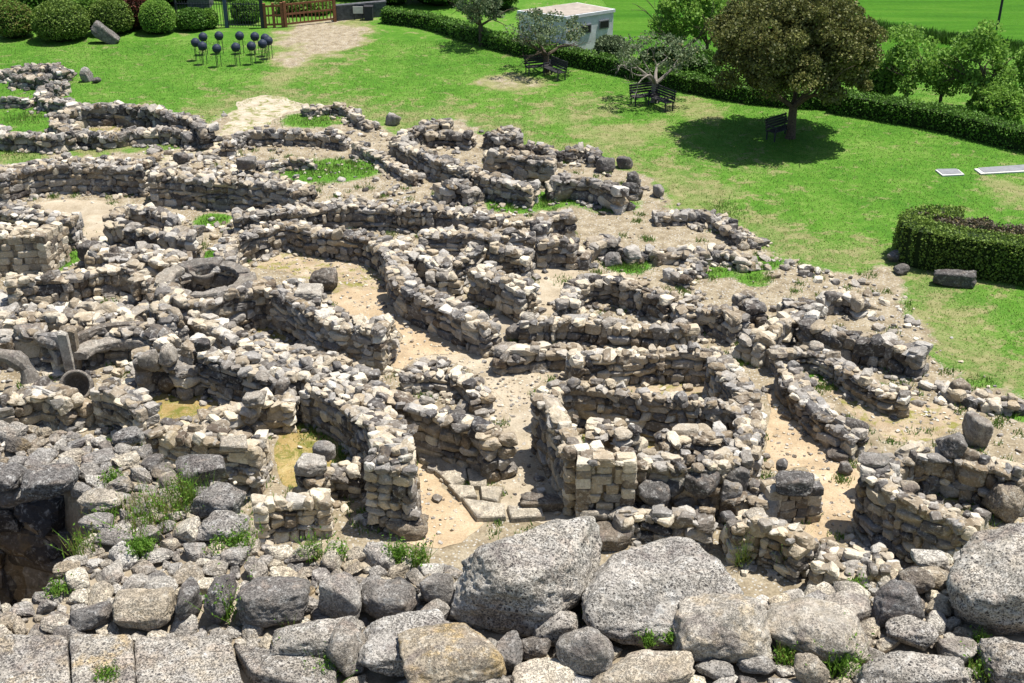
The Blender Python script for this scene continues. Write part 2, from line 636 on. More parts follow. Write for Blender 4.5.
def resample(P, hs, step=0.12):
    P = np.asarray(P, float)
    hs = np.asarray(hs, float)
    if len(P) == 2:
        P = np.array([P[0], (P[0] + P[1]) / 2, P[1]])
        hs = np.array([hs[0], (hs[0] + hs[1]) / 2, hs[1]])
    out, ho = [], []
    n = len(P)
    for i in range(n - 1):
        p0, p1, p2, p3 = P[max(i - 1, 0)], P[i], P[i + 1], P[min(i + 2, n - 1)]
        k = max(2, int(np.linalg.norm(p2 - p1) / step))
        for j in range(k):
            t = j / k
            out.append(0.5 * ((2 * p1) + (-p0 + p2) * t + (2 * p0 - 5 * p1 + 4 * p2 - p3) * t * t + (-p0 + 3 * p1 - 3 * p2 + p3) * t ** 3))
            ho.append(hs[i] + (hs[i + 1] - hs[i]) * t)
    out.append(P[-1])
    ho.append(hs[-1])
    return np.array(out), np.array(ho)


DEBRIS = []


def wall_xy(label, P, hs, t, z0=0.0, tan=0.35, bright=0.5, size=1.0, style='rubble', cat_='stone wall', name='stone_wall',
            wear=0.13, group='dry stone walls of the ruined village', fill=1.0):
    P, hs = resample(P, hs)
    tr = 2 if len(P) > 9 and np.linalg.norm(P[0] - P[-1]) > .6 else 0
    P, hs = P[tr:len(P) - tr], hs[tr:len(hs) - tr]
    d = np.gradient(P, axis=0)
    d /= np.linalg.norm(d, axis=1)[:, None]
    nrm = np.stack([-d[:, 1], d[:, 0]], 1)
    s = np.concatenate([[0], np.cumsum(np.linalg.norm(np.diff(P, axis=0), axis=1))])
    L = s[-1]
    off = rng.uniform(0, 50)
    TN = .3 * fbm(np.stack([s * .8 + off, s * 0 + 3, s * 0], 1), 3)
    BN = .3 * fbm(np.stack([s * 1.1 + off, s * 0 + 9, s * 0], 1), 3)
    hs = hs + wear * fbm(np.stack([s * 0.9 + off, s * 0, s * 0], 1), 3) * 1.6
    hs = np.maximum(hs, 0.18)

    def loc(q):
        q = min(max(q, 0), L)
        p = np.array((np.interp(q, s, P[:, 0]), np.interp(q, s, P[:, 1])))
        dx = np.array((np.interp(q, s, d[:, 0]), np.interp(q, s, d[:, 1])))
        dx /= np.linalg.norm(dx)
        return p, dx, np.array((-dx[1], dx[0])), np.interp(q, s, hs)
    root = empty(name, (*P[len(P) // 2], z0), label, cat_, group)
    o0 = np.array(root.location)
    ash = style == 'ashlar'
    face = Stones(ASHLAR if ash else (SLATE if style == 'slab' else PROTO))
    dep = min(0.42 * size, t * 0.6)
    for side in (1, -1):
        z = -0.06
        while z < hs.max():
            ch = rng.uniform(0.21, 0.29) if ash else rng.uniform(0.14, 0.36) * size
            if style == 'slab':
                ch = rng.uniform(0.11, 0.22)
            q = rng.uniform(-0.2, 0.15)
            while q < L:
                ln = rng.uniform(0.3, 0.62) if ash else rng.choice([.2, .26, .32, .4, .55, .7]) * rng.uniform(.85, 1.15) * size
                if style == 'slab':
                    ln = rng.uniform(0.3, 0.75)
                p, dx, nn, h = loc(q + ln / 2)
                if z + ch * 0.45 < h and 0 <= q + ln / 2 <= L:
                    bt = (t / 2 - dep / 2) - 0.07 * z + rng.uniform(-0.04, 0.04) * (0.2 if ash else 1)
                    c = p + nn * side * bt
                    k = 0.03 if ash else 0.1
                    hh = ch * (1.06 if ash else rng.uniform(1.0, 1.35))
                    face.add((*c, z0 + z + ch / 2 + (0 if ash else rng.uniform(-.03, .03))), (ln * (1.0 if ash else rng.uniform(1.05, 1.3)), dep * rng.uniform(.9, 1.1), hh),
                             math.atan2(dx[1], dx[0]) + rng.normal(0, k) + (math.pi if rng.random() < .5 else 0),
                             (rng.normal(0, k), rng.normal(0, k)),
                             stone_col(0.93 if ash else tan + np.interp(q, s, TN), 0.43 if ash else bright - .03 + np.interp(q, s, BN), 0.12 if ash else 0.22))  # facing colour lowered a little to paint in shade on wall faces
                q += ln * (1.0 if ash else 0.98)
            z += ch
    for e, (q, sg) in enumerate(((0.0, -1), (L, 1))):
        p, dx, nn, h = loc(q)
        z = -0.05
        while z < h - 0.1:
            ch = rng.uniform(0.2, 0.34) * size
            w = -t / 2
            while w < t / 2 - 0.1:
                ln = rng.uniform(0.25, 0.5) * size
                c = p + nn * (w + ln / 2) + dx * sg * 0.02
                face.add((*c, z0 + z + ch / 2), (ln * 1.1, 0.4 * size, ch * 1.15), math.atan2(nn[1], nn[0]) + rng.normal(0, .1), (rng.normal(0, .08), rng.normal(0, .08)),
                         stone_col(0.9 if ash else tan, bright))
                w += ln
            z += ch
    # earth core between the two faces
    cw = max(t / 2 - 0.2 * size, 0.08)
    cv, cq = [], []
    for i in range(len(P)):
        for sg in (1, -1):
            a = P[i] + nrm[i] * cw * sg
            cv += [(a[0], a[1], z0 - 0.3), (a[0], a[1], z0 + hs[i] - 0.1)]
    for i in range(len(P) - 1):
        b, c = i * 4, i * 4 + 4
        cq += [(b, b + 1, c + 1, c), (b + 3, b + 2, c + 2, c + 3), (b + 1, b + 3, c + 3, c + 1)]
    b = (len(P) - 1) * 4
    cq += [(0, 2, 3, 1), (b, b + 1, b + 3, b + 2)]
    cv = np.array(cv)
    cc = np.tile((0.42, 0.85, 0.0, 1.0), (len(cv), 1))
    top = Stones(PROTO)
    q = 0.08
    st = 0.25 * size / math.sqrt(fill)
    while q < L:
        w = -t / 2 + 0.13
        while w < t / 2 - 0.1:
            p, dx, nn, h = loc(q + rng.uniform(-0.1, 0.1))
            c = p + nn * (w + rng.uniform(-0.06, 0.1))
            sz = size * rng.choice([0.75, 1.0, 1.0, 1.4])
            flat = rng.uniform(0.5, 0.95)
            sc = (rng.uniform(.2, .42) * sz, rng.uniform(.18, .34) * sz, rng.uniform(.14, .3) * sz * flat)
            top.add((*c, z0 + h - 0.04 + sc[2] * rng.uniform(0.0, .4)), sc, rng.uniform(0, 6.3), (rng.normal(0, .22), rng.normal(0, .22)),
                    stone_col(tan * 0.95 + np.interp(q, s, TN), bright + 0.03 + np.interp(q, s, BN), .24))
            w += 0.27 * size / math.sqrt(fill) * rng.uniform(.85, 1.2)
        q += st * rng.uniform(.8, 1.2)
    for _ in range(int(L * 9)):
        q = rng.uniform(0, L)
        p, dx, nn, h = loc(q)
        g_ = t / 2 + abs(rng.normal(.0, .2))
        c = p + nn * g_ * rng.choice([-1, 1])
        if rng.random() < .7 and any(in_poly(c[None], fl)[0] for fl in FLOORS):
            continue
        DEBRIS.append((*c, z0, rng.uniform(.06, .27), tan, bright))
    if style == 'rubble' and len(top.items) < 10:
        face.items += top.items
        top.items = []
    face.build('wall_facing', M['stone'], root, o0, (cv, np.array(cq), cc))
    if top.items:
        top.build('coping', M['stone'], root, o0)
    return root


def wall(label, crop, pts, h, t, **kw):
    hs = [h] * len(pts) if np.isscalar(h) else list(h)
    hs = [.88 * q for q in hs]
    t = t * .88
    kw['size'] = kw.get('size', 1.0) * .93
    kw['tan'] = min(.95, kw.get('tan', .35) + .14)
    z0 = kw.get('z0', 0.0)
    P = [cat(crop, x, y, z0 + hh + 0.1)[:2] for (x, y), hh in zip(pts, hs)]
    return wall_xy(label, P, hs, t, **kw)


FLOORS = []


def sheet(name, crop, pts, z, mat, ragged=0.18, kind='structure'):
    P = np.array([cat(crop, x, y, z)[:2] for x, y in pts])
    Q, _ = resample(np.vstack([P, P[:1]]), np.zeros(len(P) + 1), 0.25)
    Q = Q[:-1]
    dn = np.roll(Q, -1, 0) - np.roll(Q, 1, 0)
    dn /= np.linalg.norm(dn, axis=1)[:, None] + 1e-9
    nn = np.stack([-dn[:, 1], dn[:, 0]], 1)
    k = fbm(np.stack([Q[:, 0] * 1.1, Q[:, 1] * 1.1, Q[:, 0] * 0 + z * 900], 1), 4)
    Q = Q + nn * (ragged * 1.6 * k)[:, None]
    FLOORS.append(P)
    tri = tessellate_polygon([[Vector((x, y, 0)) for x, y in Q]])
    V = np.column_stack([Q, np.full(len(Q), z)])
    tri = np.array([tuple(t) for t in tri])
    # face up
    a, b, c = V[tri[:, 0]], V[tri[:, 1]], V[tri[:, 2]]
    fl = np.cross(b - a, c - a)[:, 2] < 0
    tri[fl] = tri[fl][:, ::-1]
    o = link(name, new_mesh(name, V, tri, None, False, mat))
    return tag(o, kind=kind)


def in_poly(P, poly):
    x, y = P[:, 0], P[:, 1]
    ins = np.zeros(len(P), bool)
    n = len(poly)
    j = n - 1
    for i in range(n):
        xi, yi = poly[i]
        xj, yj = poly[j]
        c = ((yi > y) != (yj > y)) & (x < (xj - xi) * (y - yi) / (yj - yi + 1e-12) + xi)
        ins ^= c
        j = i
    return ins


def poly_dist(P, poly):
    """unsigned distance to the outline"""
    best = np.full(len(P), 1e9)
    n = len(poly)
    for i in range(n):
        a, b = np.asarray(poly[i]), np.asarray(poly[(i + 1) % n])
        ab = b - a
        t = np.clip(((P - a) @ ab) / (ab @ ab + 1e-12), 0, 1)
        best = np.minimum(best, np.linalg.norm(P - (a + t[:, None] * ab), axis=1))
    return best


def wpoly(crop, pts, z=0.0):
    return np.array([cat(crop, x, y, z)[:2] for x, y in pts])

# ------------------------------------------------------------------ ground
DIRT = wpoly('', [(-40, 190), (0, 168), (45, 162), (60, 152), (90, 158), (120, 150), (150, 152), (205, 150), (212, 132), (235, 110), (262, 100), (300, 106),
                  (340, 112), (345, 122), (385, 122), (398, 140), (440, 118), (470, 125), (530, 150), (590, 158), (640, 175), (672, 195), (640, 208),
                  (690, 216), (745, 235), (790, 262), (835, 272), (880, 268), (905, 288), (925, 318), (930, 355), (965, 380), (1024, 396), (1100, 420),
                  (1200, 700), (-200, 700), (-100, 300)])
GRASSY = [('A1', 930, 500, 120, 36), ('A1', 915, 352, 95, 22), ('A2', 60, 495, 75, 26), ('B3', 670, 220, 70, 26), ('B3', 480, 268, 32, 22), ('B3', 250, 300, 60, 14),
          ('B4', 235, 262, 50, 22), ('B4', 440, 545, 60, 18), ('E1', 350, 245, 85, 45), ('E1', 335, 360, 75, 60), ('A2', 560, 590, 110, 30), ('B3', 600, 30, 90, 36),
          ('B4', 250, 215, 60, 22), ('B2', 900, 40, 60, 25), ('E6', 130, 300, 150, 45), ('E6', 110, 470, 150, 35), ('B1', 620, 90, 60, 22), ('C4', 560, 108, 90, 18), ('B3', 950, 60, 60, 40),
          ('B4', 120, 240, 60, 18), ('C4', 720, 240, 60, 18), ('E3', 310, 80, 60, 30), ('C4', 1000, 180, 50, 30), ('C4', 900, 90, 60, 20)]
WORN = [('', 320, 38, 46, 20, 1.0), ('', 345, 28, 20, 10, .7), ('', 322, 70, 32, 14, 0.45), ('A2', 510, 240, 95, 30, 0.75), ('A2', 700, 320, 140, 45, 0.5), ('A3', 60, 320, 80, 45, 0.5), ('A3', 970, 560, 90, 40, 0.6), ('A3', 70, 560, 130, 50, 0.5),
        ('B4', 320, 130, 90, 30, 0.45), ('B4', 780, 430, 80, 60, 0.5), ('A1', 820, 225, 60, 26, 0.55), ('A3', 180, 480, 130, 40, 0.3), ('B4', 900, 490, 90, 40, 0.5), ('', 620, 135, 60, 16, 0.55), ('', 545, 108, 50, 14, 0.35), ('A2', 960, 520, 70, 40, 0.5)]


def zone(P):
    """dirt amount and dry-grass amount at ground points"""
    sd = np.where(in_poly(P, DIRT), 1, -1) * poly_dist(P, DIRT)
    NZ = fbm(np.column_stack([P * .45, P[:, :1] * 0]), 5)
    sd = sd + NZ * 1.2
    R = np.clip(0.5 + sd / 1.6, 0, 1)
    G = np.clip(1.0 - np.abs(sd + 1.0) / 3.6, 0, 1) * 0.52
    for c, x, y, rx, ry in GRASSY:
        ctr = cat(c, x, y)[:2]
        ex = abs(cat(c, x + rx, y)[0] - ctr[0])
        ey = abs(cat(c, x, y - ry)[1] - ctr[1])
        q = np.sqrt(((P[:, 0] - ctr[0]) / ex) ** 2 + ((P[:, 1] - ctr[1]) / ey) ** 2)
        R = R * (1 - np.clip(1.5 - q, 0, 1) * 0.95)
    for c, x, y, rx, ry, k in WORN:
        ctr = cat(c, x, y)[:2]
        ex = abs(cat(c, x + rx, y)[0] - ctr[0])
        ey = abs(cat(c, x, y - ry)[1] - ctr[1])
        q = np.sqrt(((P[:, 0] - ctr[0]) / ex) ** 2 + ((P[:, 1] - ctr[1]) / ey) ** 2)
        m_ = np.clip(1.5 - q, 0, 1)
        m_ = np.clip(m_ + NZ * .9 * (m_ > 0), 0, 1) * np.clip(2.2 - q, 0, 1)
        G = np.maximum(G, m_ * k * 1.1)
        R = np.maximum(R, m_ * (k - 0.35) * 1.2)
    return R, np.clip(G, 0, 1)


gx = np.concatenate([[-3000, -900, -300, -120, -70], np.arange(-48, 48.1, 0.3), [70, 120, 300, 900, 3000]])
gy = np.concatenate([[-3000, -500, -100, -20], np.arange(4, 84.1, 0.3), [95, 120, 200, 500, 3000]])
X, Y = np.meshgrid(gx, gy, indexing='ij')
GP = np.column_stack([X.ravel(), Y.ravel()])
R, G = zone(GP)
nx, ny = len(gx), len(gy)
idx = np.arange(nx * ny).reshape(nx, ny)
GQ = np.stack([idx[:-1, :-1], idx[1:, :-1], idx[1:, 1:], idx[:-1, 1:]], -1).reshape(-1, 4)
ground = link('ground', new_mesh('ground', np.column_stack([GP, np.zeros(len(GP))]), GQ,
                                 np.column_stack([R, G, R * 0, R * 0 + 1]), False, M['ground']))
tag(ground, kind='structure')

# sandy ways and floors, each a few millimetres above what is below it
sheet('path', 'B2', [(375, 310), (430, 285), (480, 292), (550, 295), (590, 345), (640, 375), (700, 402), (780, 425), (855, 432), (840, 462), (770, 478), (690, 482), (640, 495),
                     (590, 520), (560, 500), (585, 420), (520, 388), (440, 368)], 0.008, M['path'])
sheet('courtyard_floor', 'B2', [(165, 225), (235, 185), (340, 165), (440, 172), (520, 205), (560, 270), (540, 300), (470, 294), (390, 300), (320, 262), (240, 240)], 0.005, M['floor'])
sheet('path', 'B3', [(0, 490), (150, 478), (250, 480), (380, 500), (495, 508), (470, 545), (400, 560), (375, 600), (385, 680), (250, 680), (270, 600), (220, 530), (140, 500), (60, 500)], 0.004, M['floorpale'])
sheet('path', 'C3', [(100, 30), (170, 15), (260, 90), (235, 130), (250, 200), (290, 300), (350, 430), (380, 500), (180, 500), (150, 440), (165, 300), (150, 190), (130, 110)], 0.010, M['floorpale'])
sheet('path', 'B3', [(250, 420), (300, 330), (400, 290), (410, 200), (500, 195), (520, 240), (490, 300), (480, 360), (380, 370), (350, 420), (300, 450)], 0.006, M['floorpale'])
sheet('path', 'C2', [(632, 325), (690, 340), (710, 400), (775, 445), (830, 490), (760, 560), (640, 580), (590, 540), (600, 470), (625, 430)], 0.008, M['path'])
sheet('path', 'C4', [(278, 100), (312, 120), (350, 195), (450, 265), (470, 310), (520, 340), (560, 420), (520, 510), (430, 580), (360, 540), (410, 460), (410, 400), (385, 340), (285, 350), (275, 240)], 0.008, M['path'])
sheet('path', 'A1', [(640, 400), (690, 308), (745, 282), (830, 284), (895, 312), (800, 350), (700, 390), (640, 430), (560, 460), (480, 475), (470, 455), (560, 440), (605, 420)], 0.006, M['gravel'], 0.35)
0 and sheet('path', 'A1', [(845, 78), (990, 66), (1015, 88), (960, 118), (900, 125), (872, 100)], 0.006, M['gravel'], 0.5)
sheet('room_floor', 'E1', [(140, 65), (330, 48), (560, 60), (590, 90), (550, 170), (560, 250), (450, 260), (380, 160), (250, 110)], 0.005, M['floorpale'])
sheet('room_floor', 'E3', [(440, 410), (560, 370), (640, 380), (800, 500), (700, 530), (560, 470)], 0.005, M['mossfloor'])
sheet('room_floor', 'E4', [(-40, 380), (60, 270), (170, 215), (330, 240), (440, 290), (300, 370), (60, 420)], 0.006, M['mossfloor'])
sheet('room_floor', 'E4', [(640, 480), (780, 420), (900, 430), (1040, 600), (940, 680), (700, 760), (640, 640)], 0.005, M['mossfloor'])
sheet('room_floor', 'C3', [(400, 250), (500, 210), (640, 220), (820, 200), (860, 260), (700, 300), (500, 300)], 0.005, M['mossfloor'])
sheet('room_floor', 'C3', [(380, 110), (440, 80), (780, 75), (850, 130), (860, 160), (600, 140)], 0.005, M['floor'])
sheet('room_floor', 'C4', [(430, 115), (560, 100), (650, 125), (800, 170), (850, 205), (770, 260), (640, 265), (570, 230), (480, 150)], 0.005, M['floor'])
sheet('room_floor', 'E6', [(440, 330), (600, 320), (900, 325), (960, 345), (700, 360), (480, 375)], 0.005, M['floor'])
sheet('room_floor', 'C4', [(620, 370), (800, 330), (960, 380), (960, 450), (800, 440)], 0.005, M['floor'])

# ------------------------------------------------------------------ dry stone walls
W = wall
W('low dark stone wall at the top left corner of the lawn', 'E6', [(-30, 55), (60, 40), (150, 35), (260, 18), (330, 55)], .55, .9, tan=.1, bright=.36)
W('short dark row of stones just below the top left wall', 'E6', [(50, 70), (150, 80), (245, 85)], .6, .8, tan=.05, bright=.3)
W('curved low wall bending like a hook at upper left lawn', 'E6', [(355, 100), (280, 112), (215, 160), (250, 190), (320, 200), (395, 208)], .6, .85, tan=.1, bright=.4)
W('short low row of stones crossing the small left lawn', 'E6', [(-20, 190), (60, 185), (150, 188)], .5, .5, tan=.1, bright=.35)
W('tall dark back wall of the long oval hut beside the lawn', 'E6', [(300, 265), (400, 232), (480, 222), (600, 220), (700, 232), (790, 232), (860, 268), (940, 280), (1010, 305), (1050, 345)], 1.05, .75, tan=.12, bright=.36, size=1.3)
W('low front wall of the long oval hut beside the lawn', 'E6', [(300, 270), (290, 300), (370, 340), (450, 368), (560, 370), (680, 352), (800, 345), (900, 345), (985, 370)], .65, .85, tan=.15, bright=.42)
W('dark short wall at left edge between two small lawns', 'E6', [(-20, 320), (30, 365), (120, 365), (220, 375), (330, 370), (365, 355)], .8, .8, tan=.2, bright=.38, size=1.15)
W('long retaining wall at left edge above the sandy room', 'A1', [(-30, 505), (70, 478), (150, 470), (250, 468), (350, 470), (440, 478)], 1.25, 1.6, tan=.3, bright=.42)
W('retaining wall behind the small grassy room, ending by the courtyard', 'A1', [(440, 500), (520, 500), (620, 510), (720, 515), (830, 530), (890, 548)], 1.35, 1.3, tan=.3, bright=.45)
W('low broken wall right of the pale gravel path', 'A1', [(665, 415), (680, 392), (740, 378), (850, 378), (940, 383), (1015, 395)], .65, .7, tan=.25, bright=.46)
W('thin line of low stones at the far end of the pale gravel path', 'A1', [(885, 312), (960, 306), (1020, 312), (1050, 340), (1090, 358)], .4, .6, tan=.3, bright=.46)
W('small low stone row on the grass between gravel path and courtyard', 'A1', [(755, 474), (840, 465), (925, 468)], .35, .45, tan=.4, bright=.5)
W('low slanting row of stones left of the large upper ruin', 'A2', [(45, 420), (110, 445), (170, 482), (228, 512)], .4, .6, tan=.4, bright=.46)
W('low dark mound of stones in front of the large upper ruin', 'A2', [(295, 540), (340, 530), (390, 545)], .75, .8, tan=.1, bright=.32, size=1.2)
W('curved left end wall of the large ruin on the upper lawn', 'A2', [(330, 348), (285, 348), (220, 372), (165, 402)], .8, .85, tan=.2, bright=.42)
W('long front wall of the large ruin on the upper lawn', 'A2', [(165, 402), (230, 432), (310, 465), (390, 495), (480, 520), (570, 535)], .95, .9, tan=.25, bright=.42)
W('right front wall of the large ruin made of dark rounded boulders', 'A2', [(610, 520), (690, 518), (760, 530), (830, 558)], .9, .8, tan=.05, bright=.33, size=1.45)
W('short inner wall at the left end of the large upper ruin', 'A2', [(250, 386), (310, 385), (385, 395)], .6, .7, tan=.15, bright=.36, size=1.2)
W('dark square stone stump at the back of the large upper ruin', 'A2', [(440, 392), (485, 384), (535, 382)], .8, 1.5, tan=.1, bright=.34)
W('low dark back wall in the middle of the large upper ruin', 'A2', [(545, 418), (600, 425), (635, 445)], .7, .7, tan=.1, bright=.33)
W('brown inner wall in the middle of the large upper ruin', 'A2', [(425, 440), (490, 440), (560, 462), (628, 470)], 1.1, .75, tan=.4, bright=.36, size=1.25)
W('small heap like wall at the right back of the large upper ruin', 'A2', [(655, 440), (700, 428), (740, 432), (748, 455)], .5, .7, tan=.1, bright=.38)
W('long wall running behind the round courtyard', 'B2', [(95, 66), (200, 56), (300, 42), (450, 32), (600, 42), (700, 45), (790, 55), (865, 75)], 1.0, 1.0, tan=.3, bright=.44)
W('curved back wall enclosing the round courtyard', 'B2', [(70, 205), (75, 150), (130, 120), (200, 100), (260, 88), (330, 105), (420, 118), (500, 130), (560, 172), (578, 215)], 1.05, .95, tan=.3, bright=.45)
W('curved right wall of the courtyard beside the sandy path', 'B2', [(578, 215), (592, 250), (640, 288), (720, 322), (790, 358), (858, 385)], 1.15, .95, tan=.3, bright=.46, size=1.1)
W('thick rubble wall between courtyard and the two square stumps', 'B2', [(560, 145), (640, 172), (700, 195), (700, 240)], 1.0, 1.1, tan=.4, bright=.5)
W('straight rubble wall above the two square stumps', 'B2', [(640, 118), (760, 115), (850, 122), (980, 122)], 1.0, .9, tan=.35, bright=.5)
W('short dark wall joining the rubble wall to the square stumps', 'B2', [(700, 212), (760, 190), (815, 155)], 1.1, .8, tan=.2, bright=.4)
W('square pale stump of wall right of the courtyard wall', 'B2', [(805, 218), (870, 240), (965, 278)], 1.3, 1.1, tan=.55, bright=.48)
W('square dark stump of wall behind the pale one', 'B2', [(845, 165), (905, 165), (970, 172)], 1.25, .9, tan=.4, bright=.42)
W('low smooth tan wall between dark boulders above the sandy square', 'B3', [(275, 82), (340, 86), (400, 84)], .6, .5, tan=.9, bright=.5, style='ashlar')
W('upright dark stones ending the tan wall above the sandy square', 'B3', [(395, 100), (440, 72), (505, 62)], 1.0, .8, tan=.2, bright=.38, size=1.4)
W('squat dark wall end standing on the sandy square', 'B3', [(400, 142), (460, 140), (520, 145)], 1.05, .8, tan=.35, bright=.38)
W('tall left wall of neat tan blocks at the left edge', 'E1', [(-60, 190), (60, 196), (180, 190), (275, 196)], 1.65, 1.5, tan=.8, bright=.5, style='ashlar', wear=.04)
W('rough dark wall top behind the neat tan block wall', 'E1', [(-40, 70), (90, 95), (220, 120), (385, 128)], 1.25, 1.0, tan=.25, bright=.44)
W('pale faced wall curving below the neat tan block wall', 'E1', [(30, 455), (150, 440), (300, 425), (440, 405), (540, 388), (640, 378), (700, 398), (725, 450)], 1.05, .8, tan=.6, bright=.45, size=1.1)
W('back wall of the small stone pile between sandy and grassy rooms', 'E1', [(585, 130), (610, 90), (690, 75), (800, 100), (900, 130)], .95, .7, tan=.3, bright=.42)
W('front wall of the small stone pile beside the grassy room', 'E1', [(570, 140), (660, 175), (780, 195), (900, 215), (1010, 225)], 1.0, .8, tan=.35, bright=.46, size=1.2)
W('low heap of stone running from grass patch to the stone well', 'E1', [(450, 300), (560, 300), (700, 310), (850, 330), (980, 320)], .9, 1.4, tan=.3, bright=.45, size=1.1)
W('stacked wall directly below the round stone well curb', 'E3', [(50, 245), (150, 275), (250, 285), (400, 262), (520, 225), (640, 205)], 1.5, .8, tan=.35, bright=.42)
W('short wall dropping left of the round stone well curb', 'E3', [(30, 190), (50, 250), (70, 330), (130, 390)], 1.4, .8, tan=.4, bright=.44)
W('thick wall between the well room and the sandy path', 'E3', [(650, 205), (720, 242), (800, 290), (880, 345), (960, 385), (1030, 410), (1120, 415), (1230, 430)], 1.55, 1.3, tan=.5, bright=.5)
W('long sloping front wall below the stone well room', 'E3', [(190, 340), (260, 380), (350, 420), (430, 470), (520, 500), (600, 540), (700, 560), (800, 580), (900, 600), (1020, 625), (1120, 690)], 1.0, .95, tan=.35, bright=.48)
W('tall dark wall behind the left mossy room', 'G', [(545, 305), (590, 312), (640, 332), (740, 362), (850, 392)], 1.45, .95, tan=.2, bright=.4, size=1.15)
W('broad rubble wall rising right of the left mossy room', 'E4', [(440, 10), (570, 60), (700, 105), (840, 150), (980, 190)], 1.3, 1.1, tan=.4, bright=.5)
W('tall curved wall around the right mossy room ending in a high corner', 'C2', [(310, 78), (360, 88), (430, 118), (480, 152), (530, 195), (568, 240), (560, 290), (540, 335)], [1.35, 1.35, 1.4, 1.5, 1.75, 2.2, 2.3, 2.2], 1.3, tan=.25, bright=.43, wear=.06)
W('stack of flat slabs left of the left mossy room', 'E2', [(500, 415), (590, 440), (680, 480), (760, 520)], 1.3, .9, tan=.5, bright=.46, style='slab')
W('boulder wall at the top left of the left mossy room', 'E2', [(690, 290), (800, 275), (890, 290), (960, 330)], 1.15, .7, tan=.3, bright=.45, size=1.5)
W('rough wall of large boulders left of the two upright pillars', 'E2', [(-30, 175), (70, 160), (150, 150), (240, 172), (320, 195)], 1.1, .8, tan=.2, bright=.46, size=1.6)
W('rubble wall running along the left edge above the big boulders', 'E2', [(-30, 60), (120, 50), (260, 40), (400, 60), (560, 70), (700, 80)], 1.0, 1.6, tan=.4, bright=.48, size=1.2)
W('rubble wall behind the curved stone bench', 'E2', [(430, 140), (560, 130), (700, 130), (800, 160), (880, 215)], 1.1, .9, tan=.35, bright=.48, size=1.2)
W('low front wall of pale blocks just above the rubble terrace', 'E2', [(-30, 500), (100, 472), (200, 445), (300, 468), (375, 505)], 1.1, .9, tan=.5, bright=.44, size=1.3)
W('pale stepped wall between the two mossy rooms', 'E4', [(250, 380), (350, 362), (450, 338), (540, 300), (640, 290), (750, 285)], 1.0, .9, tan=.6, bright=.5, size=1.15)
W('pale layered wall in front of the left mossy room', 'E4', [(20, 420), (110, 440), (250, 465), (400, 478), (540, 495), (590, 482)], 1.5, 1.1, tan=.55, bright=.44, style='slab')
W('short wall of tan blocks at the rubble terrace edge', 'C1', [(740, 445), (830, 432), (965, 420)], 1.1, .8, tan=.75, bright=.5)
W('low wall end under the pair of pale boulders', 'C2', [(300, 385), (395, 345), (475, 345)], .8, .6, tan=.6, bright=.48)
W('brown wall along the right side of the sunken sandy passage', 'C2', [(490, 92), (575, 126), (665, 159), (755, 189), (842, 217), (868, 248)], 1.55, .85, tan=.4, bright=.42, size=1.2)
W('low broken wall around the rubble heap beside the passage', 'C2', [(585, 66), (680, 56), (780, 74), (822, 130)], .6, .7, tan=.5, bright=.5)
W('back wall of the empty rectangular room at centre right', 'B3', [(500, 482), (580, 470), (700, 465), (820, 460), (940, 465)], 1.1, .7, tan=.7, bright=.44)
W('stone pile where the sandy path narrows', 'B3', [(275, 466), (340, 466), (430, 452), (530, 452)], .7, .8, tan=.55, bright=.45, size=1.3)
W('angled wall with a grassy corner above the empty room', 'B3', [(495, 335), (500, 280), (545, 258), (620, 250), (660, 262)], .9, .8, tan=.4, bright=.45)
W('slanting wall of neat blocks above the empty room', 'B3', [(650, 265), (720, 280), (795, 312)], .95, .7, tan=.5, bright=.42)
W('long low wall running left to right above the empty room', 'B3', [(350, 370), (420, 372), (500, 368), (600, 375), (700, 388), (800, 390), (858, 375)], .85, .8, tan=.45, bright=.45)
W('rounded pale wall end at the right of the grassy corner', 'B3', [(800, 335), (880, 332), (950, 350), (1005, 378)], .85, .9, tan=.45, bright=.48)
W('row of dark boulders behind the small bright grass patch', 'B3', [(528, 190), (560, 155), (640, 148), (690, 175)], .5, .7, tan=.2, bright=.35, size=1.4)
W('loose stone wall right of the small bright grass patch', 'B3', [(735, 180), (800, 170), (880, 192), (795, 240)], .4, .9, tan=.35, bright=.46)
W('low broken wall nearest the lawn, upper right of the village', 'B4', [(-60, 65), (20, 62), (110, 65), (180, 110), (232, 140)], .38, 1.0, tan=.2, bright=.44)
W('scattered wall remnant two steps below the lawn edge', 'B4', [(110, 170), (160, 172), (225, 205)], .4, .8, tan=.1, bright=.38, size=1.3)
W('compact dark stump of wall at the right of the village', 'B4', [(185, 295), (220, 312), (245, 340)], .75, .8, tan=.05, bright=.33)
W('dark flat topped stump beside the compact one', 'B4', [(320, 332), (370, 322), (420, 342)], .65, .9, tan=.05, bright=.34)
W('small group of stacked dark stones nearest the right lawn', 'B4', [(430, 312), (490, 298), (560, 322)], .6, .6, tan=.1, bright=.36, size=1.3)
W('dark slanting wall ending in a large rounded boulder', 'B4', [(375, 385), (470, 405), (560, 425), (640, 440), (735, 468)], .9, .75, tan=.1, bright=.35, size=1.4)
W('short wall with tan slabs at the head of the narrow alley', 'B4', [(225, 435), (270, 402), (320, 372), (365, 350)], .9, .9, tan=.45, bright=.5, size=1.2)
W('wall along the right side of the narrow sandy alley', 'C4', [(335, 30), (362, 92), (418, 152), (482, 205), (552, 242)], .8, .85, tan=.2, bright=.44)
W('low wall descending toward the stony slope at right', 'B4', [(290, 472), (400, 462), (470, 482), (520, 520), (590, 560), (655, 588), (695, 582)], .7, .7, tan=.35, bright=.45)
W('broken line of stones on the pale slope at right', 'B4', [(800, 560), (860, 590), (920, 605), (1030, 612)], .28, .8, tan=.45, bright=.48, size=1.2)
